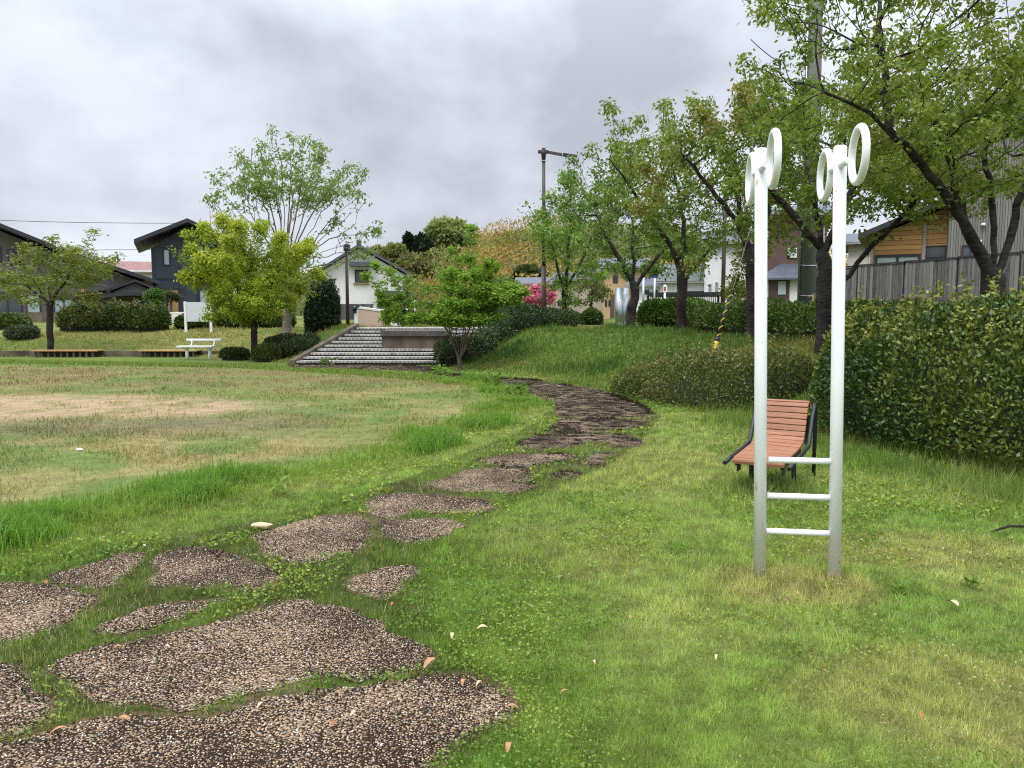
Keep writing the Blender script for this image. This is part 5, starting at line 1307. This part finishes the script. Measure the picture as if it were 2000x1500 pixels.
hedge('shrub', 'low olive brown azalea mound on the bank between the path and the lamp pole', [(2.45, 15.2), (2.95, 13.9), (3.6, 12.7), (4.6, 11.7)], [.85, 1.15, 1.15, 1.0], [.50, .66, .70, .58], 36000, .045, [(.050, .080, .016), (.095, .125, .026), (.145, .170, .036), (.185, .180, .052)], cat='shrub', rough=.2, sprigs=120, p=.75, seed=5, wr=.45)
hedge('hedge', 'bright green clipped hedge along the bank top behind the guy wire', [(5.1, 21.5), (5.5, 19.2), (6.0, 17.0), (6.5, 14.8), (7.0, 12.6)], .75, [.72, .75, .75, .72, .70], 26000, .075, [(.040, .085, .014), (.065, .130, .020), (.095, .165, .028), (.120, .150, .035)], rough=.12, seed=7)
hedge('hedge', 'yellow green low hedge between two cherry trunks in front of the black carport', [(4.5, 27.0), (5.6, 26.0), (6.6, 25.4)], .7, [.95, 1.0, .95], 9000, .10, [(.050, .11, .014), (.085, .165, .020), (.12, .20, .03)], rough=.14, seed=9)
hedge('hedge', 'dark green hedge running along the slope beside the steps', [(-2.0, 21.9), (-1.3, 23.2), (-.3, 24.9), (.9, 27.2), (1.9, 29.6), (2.4, 31.5)], [.55, .75, .85, .85, .75, .6], [.75, .85, .85, .72, .62, .5], 26000, .075, [(.018, .042, .014), (.026, .055, .016), (.040, .072, .020), (.070, .095, .026)], rough=.12, seed=11)
hedge('hedge', 'tall ragged dark green hedge in front of the grey house with reddish tips', [(-18.5, 31.6), (-16.2, 31.5), (-14.0, 31.4)], .75, [.95, 1.0, .95], 15000, .11, [(.030, .060, .014), (.050, .090, .020), (.085, .125, .030), (.13, .13, .04)], rough=.2, sprigs=40, seed=13)
hedge('hedge', 'trimmed green hedge between the ragged hedge and the notice board', [(-14.0, 32.2), (-13.4, 32.2), (-13.0, 32.2), (-12.5, 32.2)], .6, .62, 5500, .11, [(.040, .070, .014), (.075, .115, .022), (.12, .15, .03)], rough=.08, seed=15)
hedge('hedge', 'low trimmed hedge at the far corner of the field in front of the grey house', [(-25.0, 32.3), (-22.5, 32.3), (-20.2, 32.2)], .7, .62, 9000, .11, [(.045, .075, .016), (.080, .115, .024), (.12, .145, .032)], rough=.08, seed=17)
hedge('shrub', 'small grey green clipped bush below the low trimmed hedge', [(-19.6, 29.9), (-18.4, 29.9)], .5, .42, 3000, .10, [(.05, .07, .03), (.085, .11, .05)], cat='shrub', rough=.06, seed=18)
hedge('hedge', 'trimmed hedge behind the notice board and the yellow green tree', [(-12.6, 32.8), (-10.8, 32.8), (-9.2, 32.6)], .6, .70, 8000, .11, [(.040, .075, .016), (.070, .115, .022), (.115, .15, .03)], rough=.08, seed=19)
hedge('shrub', 'clipped oval bush at the foot of the slope nearest the steps', [(-8.15, 24.35), (-7.35, 24.25)], .52, .56, 5200, .06, [(.030, .050, .012), (.060, .080, .018), (.10, .11, .024)], 'clipped bushes at the foot of the slope', 'shrub', rough=.05, seed=21)
hedge('shrub', 'flatter dark clipped bush next to the white bench', [(-9.5, 25.3), (-8.6, 24.95)], .42, .40, 4200, .06, [(.022, .045, .012), (.040, .070, .016), (.06, .09, .02)], 'clipped bushes at the foot of the slope', 'shrub', rough=.05, seed=22)
hedge('shrub', 'broad low shrub spreading down the slope beside the steps', [(-8.3, 26.8), (-7.3, 25.9), (-6.9, 24.6)], .75, [.55, .5, .42], 9000, .07, [(.030, .052, .014), (.050, .075, .018), (.08, .10, .025)], cat='shrub', rough=.1, seed=23)
hedge('conifer_shrub', 'upright dark evergreen bush in front of the slim lamp', [(-7.55, 28.2), (-7.0, 28.2), (-6.3, 28.2)], .85, [1.6, 2.05, 1.65], 15000, .085, [(.014, .034, .016), (.022, .046, .020), (.034, .062, .026)], cat='shrub', rough=.26, freq=2.2, sprigs=60, seed=25, p=.8)
hedge('hedge', 'low green planting along the plaza behind the marker poles', [(-4.9, 33.5), (-3.2, 33.3), (-1.0, 33.2), (1.2, 33.2)], .6, [.42, .55, .5, .5], 9000, .11, [(.045, .085, .016), (.085, .135, .024), (.14, .17, .03)], rough=.12, seed=27)
hedge('shrub', 'small bush behind the granite wall', [(-6.0, 31.5), (-5.0, 31.5)], .5, .55, 3200, .09, [(.040, .075, .016), (.085, .12, .024)], cat='shrub', rough=.1, seed=28)
hedge('shrub', 'leafy green bush between the far cherry trunks', [(3.0, 33.5), (3.9, 33.2)], .5, .6, 2400, .11, [(.05, .09, .018), (.09, .14, .03)], cat='shrub', rough=.12, seed=29)
hedge('shrub', 'bright clipped bush behind the fence beside the amber house', [(13.6, 30.5), (15.2, 30.2)], .7, 1.75, 4500, .12, [(.07, .13, .015), (.12, .19, .02)], cat='shrub', rough=.1, seed=31)

# ------------------------------------------------------------------ woods on the hill
def hillz(x, y): return hill_z(np.atleast_1d(np.asarray(x, float)), np.atleast_1d(np.asarray(y, float)))
def crown_blob(name, label, u, v, d, ru, rv, n, size, pal, seed, group=None, lm='leaf', trunk=True, cat='tree', cone=False):
    c = at(u, v, d); r = np.array((ru / ppm(d), ru / ppm(d) * .8, rv / ppm(d)))
    z0 = float(hillz(c.x, c.y)[0]); t = thing(name, label, cat, (c.x, c.y, z0), 0, group)
    cz = c.z - z0
    q = RNG.normal(size=(n, 3)); q /= np.linalg.norm(q, axis=1, keepdims=True); rr = RNG.random((n, 1)) ** .36
    if cone:
        f = RNG.random((n, 1)) ** .75; a = RNG.uniform(0, 6.283, (n, 1)); w = (1.02 - f) * (RNG.random((n, 1)) ** .4)
        P = np.concatenate([np.cos(a) * w * r[0], np.sin(a) * w * r[1], (f * 2 - 1) * r[2]], 1)
    else: P = q * rr * r
    lump = (fbm(P / r * 1.9 + seed, 1, 3) - .5) * 1.0
    P = P * (1 + lump[:, None]) + np.array((0, 0, cz))
    D = RNG.normal(size=(n, 3)) + (np.array([0, 0, -.4]) if cone else np.array([0, 0, .25]))
    leaf_mesh('crown', P, D, size, pick(pal, n, P, freq=.35, seed=seed), M[lm], t, wr=.75)
    if trunk: MB().tube([(0, 0, -1), (0, 0, cz)], [.35, .15], 7).build('trunk', M['bark_dark'], t)
    return t
n = 170000
hxs = RNG.uniform(-40, 130, n); hys = RNG.uniform(112, 185, n)
hzz = hill_z(hxs, hys)
Pw = np.stack([hxs, hys, hzz + RNG.random(n) ** .7 * (3.0 + 6.5 * fbm2(hxs, hys, .09, 3))], 1)
bam = sstep(.40, .55, fbm2(hxs, hys, .035, 2, 2.0) + .32 * np.exp(-((hxs - 0) / 13) ** 2) * (hys < 172) - .10)
cw = pick([(.09, .13, .04), (.14, .185, .055), (.20, .24, .075), (.26, .29, .11)], n, Pw, freq=.16)
cb = pick([(.23, .155, .045), (.33, .225, .065), (.40, .285, .085)], n, Pw, freq=.3)
cc = cw * (1 - bam[:, None]) + cb * bam[:, None]
Dw = RNG.normal(size=(n, 3)) + np.array([0, 0, .6])
wood = leaf_mesh('hill_woodland', Pw, Dw, .50, cc, M['leaf'], wr=.6)
tag(wood, 'spring woodland with golden bamboo covering the far hill', kind='stuff')
HG = 'trees on the far hill'
crown_blob('hill_tree', 'tall dark pointed cedar on the far hill', 798, 492, 140, 13, 32, 1700, 1.0, [(.012, .028, .014), (.022, .042, .020)], 1, HG, cone=True)
crown_blob('hill_tree', 'broad dark evergreen beside the pointed cedar on the far hill', 822, 490, 141, 24, 26, 2200, 1.0, [(.012, .026, .014), (.025, .045, .022)], 2, HG)
crown_blob('hill_tree', 'large pale green spring tree at the crest of the far hill', 872, 462, 150, 44, 34, 5200, .8, [(.14, .19, .06), (.21, .27, .085), (.28, .32, .12)], 3, HG)
crown_blob('hill_tree', 'olive spring tree above the storehouse roof on the far hill', 770, 498, 138, 26, 20, 3200, .7, [(.14, .17, .05), (.22, .24, .08)], 4, HG)
crown_blob('hill_tree', 'low olive tree close to the storehouse ridge', 738, 503, 136, 22, 18, 3000, .7, [(.15, .18, .05), (.24, .26, .085)], 5, HG)
crown_blob('hill_tree', 'pale green tree over the golden bamboo', 1005, 464, 165, 22, 11, 2400, .75, [(.15, .21, .06), (.25, .31, .11)], 6, HG)
crown_blob('hill_tree', 'pale green round tree over the bamboo beside the tall lamp', 1034, 468, 165, 24, 12, 2400, .75, [(.15, .21, .06), (.25, .31, .11)], 7, HG)
crown_blob('hill_tree', 'dark small pine on the bamboo crest', 973, 466, 166, 8, 8, 500, .8, [(.012, .028, .014), (.022, .042, .020)], 8, HG)
crown_blob('hill_tree', 'green leafy tree below the golden bamboo beside the lamp post', 1030, 545, 118, 32, 22, 2200, 1.0, [(.035, .06, .02), (.065, .10, .03)], 9, HG)
crown_blob('hill_tree', 'brown green bare looking tree under the dark evergreens', 812, 524, 130, 34, 22, 2200, .9, [(.11, .125, .045), (.19, .19, .07)], 10, HG)

# ------------------------------------------------------------------ grass: thousands of blades, uncountable
def blades(name, x, y, hgt, wid, cols, seg2=False, lean=.45, label=None, z=None):
    n = len(x); zz = height(x, y) if z is None else z
    a = RNG.uniform(0, 6.283, n); b = RNG.uniform(0, 6.283, n); ln = np.abs(RNG.normal(0, lean, n)) * hgt
    S = np.stack([np.cos(a), np.sin(a), np.zeros(n)], 1) * (wid * .5)[:, None]
    B = np.stack([x, y, zz - .004], 1); T = B + np.stack([np.cos(b) * ln, np.sin(b) * ln, hgt], 1)
    if not seg2:
        V = np.stack([B - S, B + S, T], 1).reshape(-1, 3); F = np.arange(3 * n).reshape(n, 3); C = np.repeat(cols, 3, 0)
    else:
        Mid = B + np.stack([np.cos(b) * ln * .32, np.sin(b) * ln * .32, hgt * .60], 1)
        T[:, 2] -= ln * .35
        V = np.stack([B - S, B + S, Mid + S * .75, Mid - S * .75, T], 1).reshape(-1, 3); k = np.arange(n)[:, None] * 5
        F = np.concatenate([k + np.array([[0, 1, 2]]), k + np.array([[0, 2, 3]]), k + np.array([[3, 2, 4]])], 1).reshape(-1, 3); C = np.repeat(cols, 5, 0)
    o = npmesh(name, V, F, M['grass'], None, C)
    return tag(o, label, kind='stuff')
def scatter(n, r0, r1, half=44):
    r = np.exp(RNG.uniform(math.log(r0), math.log(r1), n)); a = RNG.uniform(-R(half), R(half), n)
    return r * np.sin(a), r * np.cos(a)
def vary(c, k=.34): return np.clip(c * RNG.uniform(1 - k, 1 + k, (len(c), 1)) * RNG.uniform(.92, 1.08, c.shape), 0, 1)
x, y = scatter(1150000, 1.35, 24)
fld = field_fac(x, y); fd = foot_dist(x, y); slab = on_slab(x, y)
rr = np.hypot(x, y)
grown = on_slab(x, y, SLAB_GROWN)
keep = (~grown | (RNG.random(len(x)) < .62)) & (~fld) & (fd < .15) & (RNG.random(len(x)) < 1.15 - .45 * fbm2(x, y, 3, 2, 4.0)) & ~slab & ~(in_poly(PATH_AREA, x, y) & (fbm2(x, y, 7.5, 3, 41.0) > .64))
# a few stragglers that creep over the slab edges
xl, yl, rl = x[keep], y[keep], rr[keep]
jit = RNG.normal(0, .012, (2, len(xl)))
xl, yl = xl + jit[0], yl + jit[1]
dpath = sstep(-.5, .6, xl - np.interp(yl, [2, 3.2, 4.5, 6, 8, 10, 12, 14, 18], [.25, .35, .42, .55, 1.55, 2.05, 2.15, 2.0, .4]))
joint = (1 - dpath)
cl = ground_col(xl, yl) * 1.12
cl = mixc(cl, np.tile((.115, .215, .034), (len(xl), 1)), joint * .55 * (yl < 6.5))
mic = fbm2(xl, yl, 11, 2, 15.0); cl = vary(cl * (.74 + .58 * sstep(.3, .72, mic))[:, None])
straw = RNG.random(len(xl)) < .06 + .16 * sstep(.5, .7, fbm2(xl, yl, .8, 3, 2.0)); cl[straw] = vary(np.tile((.42, .40, .18), (straw.sum(), 1)), .2)
hg = RNG.gamma(7, .0034, len(xl)) * (.6 + .9 * mic) * (1 + .5 * sstep(.45, .7, fbm2(xl, yl, 1.7, 3, 6.0))) 
tuft_p = np.exp(-(np.minimum(np.hypot(xl - gL.x, yl - gL.y), np.hypot(xl - gR.x, yl - gR.y)) / .28) ** 2); inp = in_poly(PATH_AREA, xl, yl); hg *= np.where(inp, 1.05, 1); hg *= 1 + 1.0 * tuft_p
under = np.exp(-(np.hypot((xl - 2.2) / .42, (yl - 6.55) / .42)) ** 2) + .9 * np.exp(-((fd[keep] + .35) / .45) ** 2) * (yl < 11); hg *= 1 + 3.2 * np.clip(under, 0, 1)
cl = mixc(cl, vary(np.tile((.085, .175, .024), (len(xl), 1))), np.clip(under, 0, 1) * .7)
wd = np.maximum(.0036, .00135 * rl)
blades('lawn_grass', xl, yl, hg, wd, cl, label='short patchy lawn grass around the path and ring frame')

# low creeping weeds and pale seed heads in the lawn
x, y = scatter(150000, 1.4, 12, 42)
k = (~field_fac(x, y)) & (foot_dist(x, y) < 0) & ~on_slab(x, y)
pt = np.zeros(len(x))
for (cx, cy, rx, ry) in ((1.85, 3.0, .8, .5), (1.55, 4.2, .6, .35), (2.6, 4.9, 1, .5), (2.2, 2.4, .6, .5), (1.5, 2.2, .8, .4), (.9, 2.15, .5, .3)): pt = np.maximum(pt, 1 - sstep(.4, 1.3, np.hypot((x - cx) / rx, (y - cy) / ry) + fbm2(x, y, 2.2, 3) - .5))
k &= RNG.random(len(x)) < pt * .32
xw, yw = x[k], y[k]; n = len(xw); rw = np.hypot(xw, yw)
P = np.stack([xw, yw, RNG.uniform(.025, .085, n)], 1); D = RNG.normal(size=(n, 3)) * np.array([1, 1, .5]) + np.array([0, 0, .2])
gcol = np.where((fbm2(xw, yw, 1.9, 3, 3.0) > .52)[:, None], np.array((.40, .37, .17)), np.array((.20, .27, .055)))
tag(leaf_mesh('seed_heads', P, D, np.maximum(.008, .0030 * rw), vary(gcol, .25), M['grass'], wr=.6), 'pale tiny seed heads and weeds speckling the lawn', kind='stuff')

# clover and other small broad leaves mixed into the lawn
x, y = scatter(200000, 1.4, 14, 42)
k = (~field_fac(x, y)) & (foot_dist(x, y) < 0) & ~on_slab(x, y) & (RNG.random(len(x)) < sstep(.46, .64, fbm2(x, y, 1.4, 3, 51.0)) * .8)
xw, yw = x[k], y[k]; n = len(xw); rw = np.hypot(xw, yw)
P = np.stack([xw, yw, RNG.uniform(.008, .045, n)], 1); D = RNG.normal(size=(n, 3)) * np.array([1, 1, .28]) + np.array([0, 0, .12])
gcol = mixc(np.array((.14, .25, .035)), np.array((.27, .35, .06)), sstep(.4, .62, fbm2(xw, yw, 2.3, 3, 61.0)))
tag(leaf_mesh('clover', P, D, np.maximum(.012, .0042 * rw), vary(gcol, .3), M['grass'], wr=.75), 'small clover and broad leaved weeds in the lawn', kind='stuff')

# dry short turf of the field
x, y = scatter(330000, 3.0, 40, 46)
k = field_fac(x, y) & (RNG.random(len(x)) > sand_fac(x, y) * .93)
clump = fbm2(x, y, 2.0, 3, 7.0); k &= RNG.random(len(x)) < .25 + 1.4 * sstep(.40, .62, clump)
xf, yf = x[k], y[k]; rf_ = np.hypot(xf, yf); cf = vary(ground_col(xf, yf) * 1.05, .32)
st = RNG.random(len(xf)) < .16; cf[st] = vary(np.tile((.42, .33, .16), (st.sum(), 1)), .25)
blades('field_grass', xf, yf, RNG.gamma(4, .0075, len(xf)) * (1 + .8 * sstep(.5, .7, clump[k])), np.maximum(.003, .00115 * rf_), cf, lean=.7, label='thin dry turf of the open field')

# tall fresh grass in a band along the edge of the field
t = RNG.random(300000); seg = np.diff(FRINGE, axis=0); ln = np.hypot(seg[:, 0], seg[:, 1]); cum = np.concatenate([[0], np.cumsum(ln)])
pos = t * cum[-1]
i = np.clip(np.searchsorted(cum, pos) - 1, 0, len(seg) - 1); f = (pos - cum[i]) / ln[i]
cx = FRINGE[i, 0] + seg[i, 0] * f; cy = FRINGE[i, 1] + seg[i, 1] * f
nx_, ny_ = -seg[i, 1] / ln[i], seg[i, 0] / ln[i]
off = RNG.normal(.12, .20, len(t)); x, y = cx + nx_ * off, cy + ny_ * off
cl_ = fbm2(x, y, 1.15, 3, 12.0); r_ = np.hypot(x, y)
amp = sstep(.47, .70, cl_)
far = y > 17.5
k = (RNG.random(len(t)) < np.where(far, .5, .16 + amp * .9) * np.clip(9 / r_, .35, 1)) & (np.abs(x) < 22) & ~on_slab(x, y)
x, y, amp, r_, far = x[k], y[k], amp[k], r_[k], far[k]
hh = np.where(far, RNG.uniform(.05, .12, len(x)), RNG.uniform(.04, .09, len(x)) + amp * RNG.uniform(.03, .19, len(x)))
cg = mixc(np.array((.22, .31, .060)), np.tile((.155, .295, .045), (len(x), 1)), np.clip(amp + .1, 0, 1)); cg = vary(np.where(far[:, None], np.array((.20, .28, .062)), cg))
blades('tall_grass', x, y, hh, np.maximum(.0035, .0011 * r_), cg, seg2=True, lean=.5, label='tall fresh green grass fringing the field')

# grass on the banks
x, y = scatter(420000, 5.5, 36, 46)
d_ = foot_dist(x, y); st_ = (x > -6.5) & (x < -1.6) & (y > 22.4) & (y < 26.8)
k = (d_ > -.1) & (d_ < 6.5) & ~st_
x, y, d_ = x[k], y[k], d_[k]; r_ = np.hypot(x, y)
cb_ = vary(ground_col(x, y) * 1.1, .3); hh = RNG.gamma(5, .016, len(x)) * (1 + .9 * sstep(.48, .68, fbm2(x, y, .9, 4, 9.0))) * np.where(x < -6.8, .6, 1)
blades('bank_grass', x, y, hh, np.maximum(.004, .0011 * r_), cb_, seg2=True, lean=.55, label='longer grass on the slopes round the field')

# grass tufts in the joints that spill over the slab edges, with dark moss crumbs
xe, ye = [], []
for P in SLAB_FINE:
    if P[:, 1].min() > 9: continue
    q = np.repeat(P, 20, 0) + RNG.normal(0, .026, (len(P) * 20, 2)); xe.append(q[:, 0]); ye.append(q[:, 1])
xe = np.concatenate(xe); ye = np.concatenate(ye)
k = (RNG.random(len(xe)) < sstep(.36, .60, fbm2(xe, ye, 2.6, 3, 2.0))) & (ye > 1.2)
xe, ye = xe[k], ye[k]
blades('joint_grass', xe, ye, RNG.uniform(.010, .034, len(xe)), np.maximum(.003, .001 * np.hypot(xe, ye)), vary(np.tile((.14, .225, .042), (len(xe), 1))), lean=.8, label='creeping grass spilling over the slab edges')
xe, ye = [], []
for P in SLAB_FINE:
    c = P.mean(0); q = np.repeat(P, 14, 0); q = q + (c - q) / (np.linalg.norm(c - q, axis=1, keepdims=True) + 1e-6) * np.abs(RNG.normal(0, .07, (len(q), 1))) + RNG.normal(0, .01, q.shape)
    k = RNG.random(len(q)) < sstep(.50, .66, fbm2(q[:, 0], q[:, 1], 1.6, 3, 21.0)); xe.append(q[k, 0]); ye.append(q[k, 1])
xe = np.concatenate(xe); ye = np.concatenate(ye); n = len(xe)
P = np.stack([xe, ye, np.full(n, .008)], 1); D = RNG.normal(size=(n, 3)) * np.array([1, 1, .35]) + np.array([0, 0, .25])
tag(leaf_mesh('moss_crumbs', P, D, np.maximum(.014, .0030 * np.hypot(xe, ye)), vary(np.tile((.045, .033, .024), (n, 1)), .4), M['grass'], wr=.8), 'dark crumbs of moss and soil along the slab edges', kind='stuff')
# loose pebbles lying on the paving
qs = []
for P in SLAB_FINE:
    lo, hi = P.min(0), P.max(0)
    if lo[1] > 6: continue
    lo = np.maximum(lo, (-3.2, 1.4)); ar = max(0, (hi - lo).prod()); q = RNG.uniform(lo, hi, (int(ar * 700), 2)); qs.append(q[in_poly(P, q[:, 0], q[:, 1])])
q = np.vstack(qs); n = len(q)
oc = np.array([(1, 0, 0), (-1, 0, 0), (0, 1, 0), (0, -1, 0), (0, 0, 1), (0, 0, -1)], float); of = np.array([(0, 2, 4), (2, 1, 4), (1, 3, 4), (3, 0, 4), (2, 0, 5), (1, 2, 5), (3, 1, 5), (0, 3, 5)])
sc = RNG.uniform(.0028, .0062, (n, 1, 1)) * RNG.uniform(.6, 1.25, (n, 6, 3))
V = oc[None] * sc + np.concatenate([q, np.full((n, 1), .008)], 1)[:, None]
F = (of[None] + np.arange(n)[:, None, None] * 6).reshape(-1, 3)
pc = np.array([(.52, .42, .31), (.66, .60, .52), (.30, .22, .16), (.14, .11, .10), (.46, .31, .21)])[RNG.integers(0, 5, n)]
gm = leafmat('pebble', 0.0, .6)
o = npmesh('loose_pebbles', V.reshape(-1, 3), F, gm, None, np.repeat(vary(pc, .2), 6, 0)); tag(o, 'loose tan and white pebbles on the aggregate paving', kind='stuff')
# broad leaved rosettes
def rosette(u, v, rad, n, pal, hgt=.06):
    c = gr(u, v); a = RNG.uniform(0, 6.283, n); D = np.stack([np.cos(a), np.sin(a), RNG.uniform(.15, .9, n)], 1)
    P = np.stack([c.x + RNG.normal(0, rad * .35, n), c.y + RNG.normal(0, rad * .35, n), RNG.uniform(.0, hgt, n)], 1)
    return P, D, pick(pal, n, P)
ws = [rosette(1750, 1160, .07, 26, [(.09, .17, .02), (.16, .27, .04)]), rosette(1900, 1152, .06, 18, [(.09, .17, .02), (.16, .27, .04)]), rosette(540, 968, .09, 26, [(.12, .24, .03), (.20, .34, .05)], .14), rosette(860, 735, .35, 50, [(.10, .2, .02), (.15, .28, .04)], .25), rosette(640, 716, .3, 40, [(.05, .10, .02), (.09, .16, .03)], .2), rosette(965, 755, .4, 60, [(.08, .17, .02), (.15, .28, .04)], .25), rosette(1010, 775, .4, 60, [(.06, .14, .02), (.12, .22, .03)], .25)]
P = np.vstack([w[0] for w in ws]); D = np.vstack([w[1] for w in ws]); Cc = np.vstack([w[2] for w in ws])
tag(leaf_mesh('broadleaf_weeds', P, D, .05 + .006 * np.maximum(P[:, 1] - 4, 0), Cc, M['leaf'], wr=.4), 'broad leaved weeds growing in the grass', kind='stuff')
print('STATS tris', sum(len(o.data.polygons) for o in scene.objects if o.type == 'MESH'))
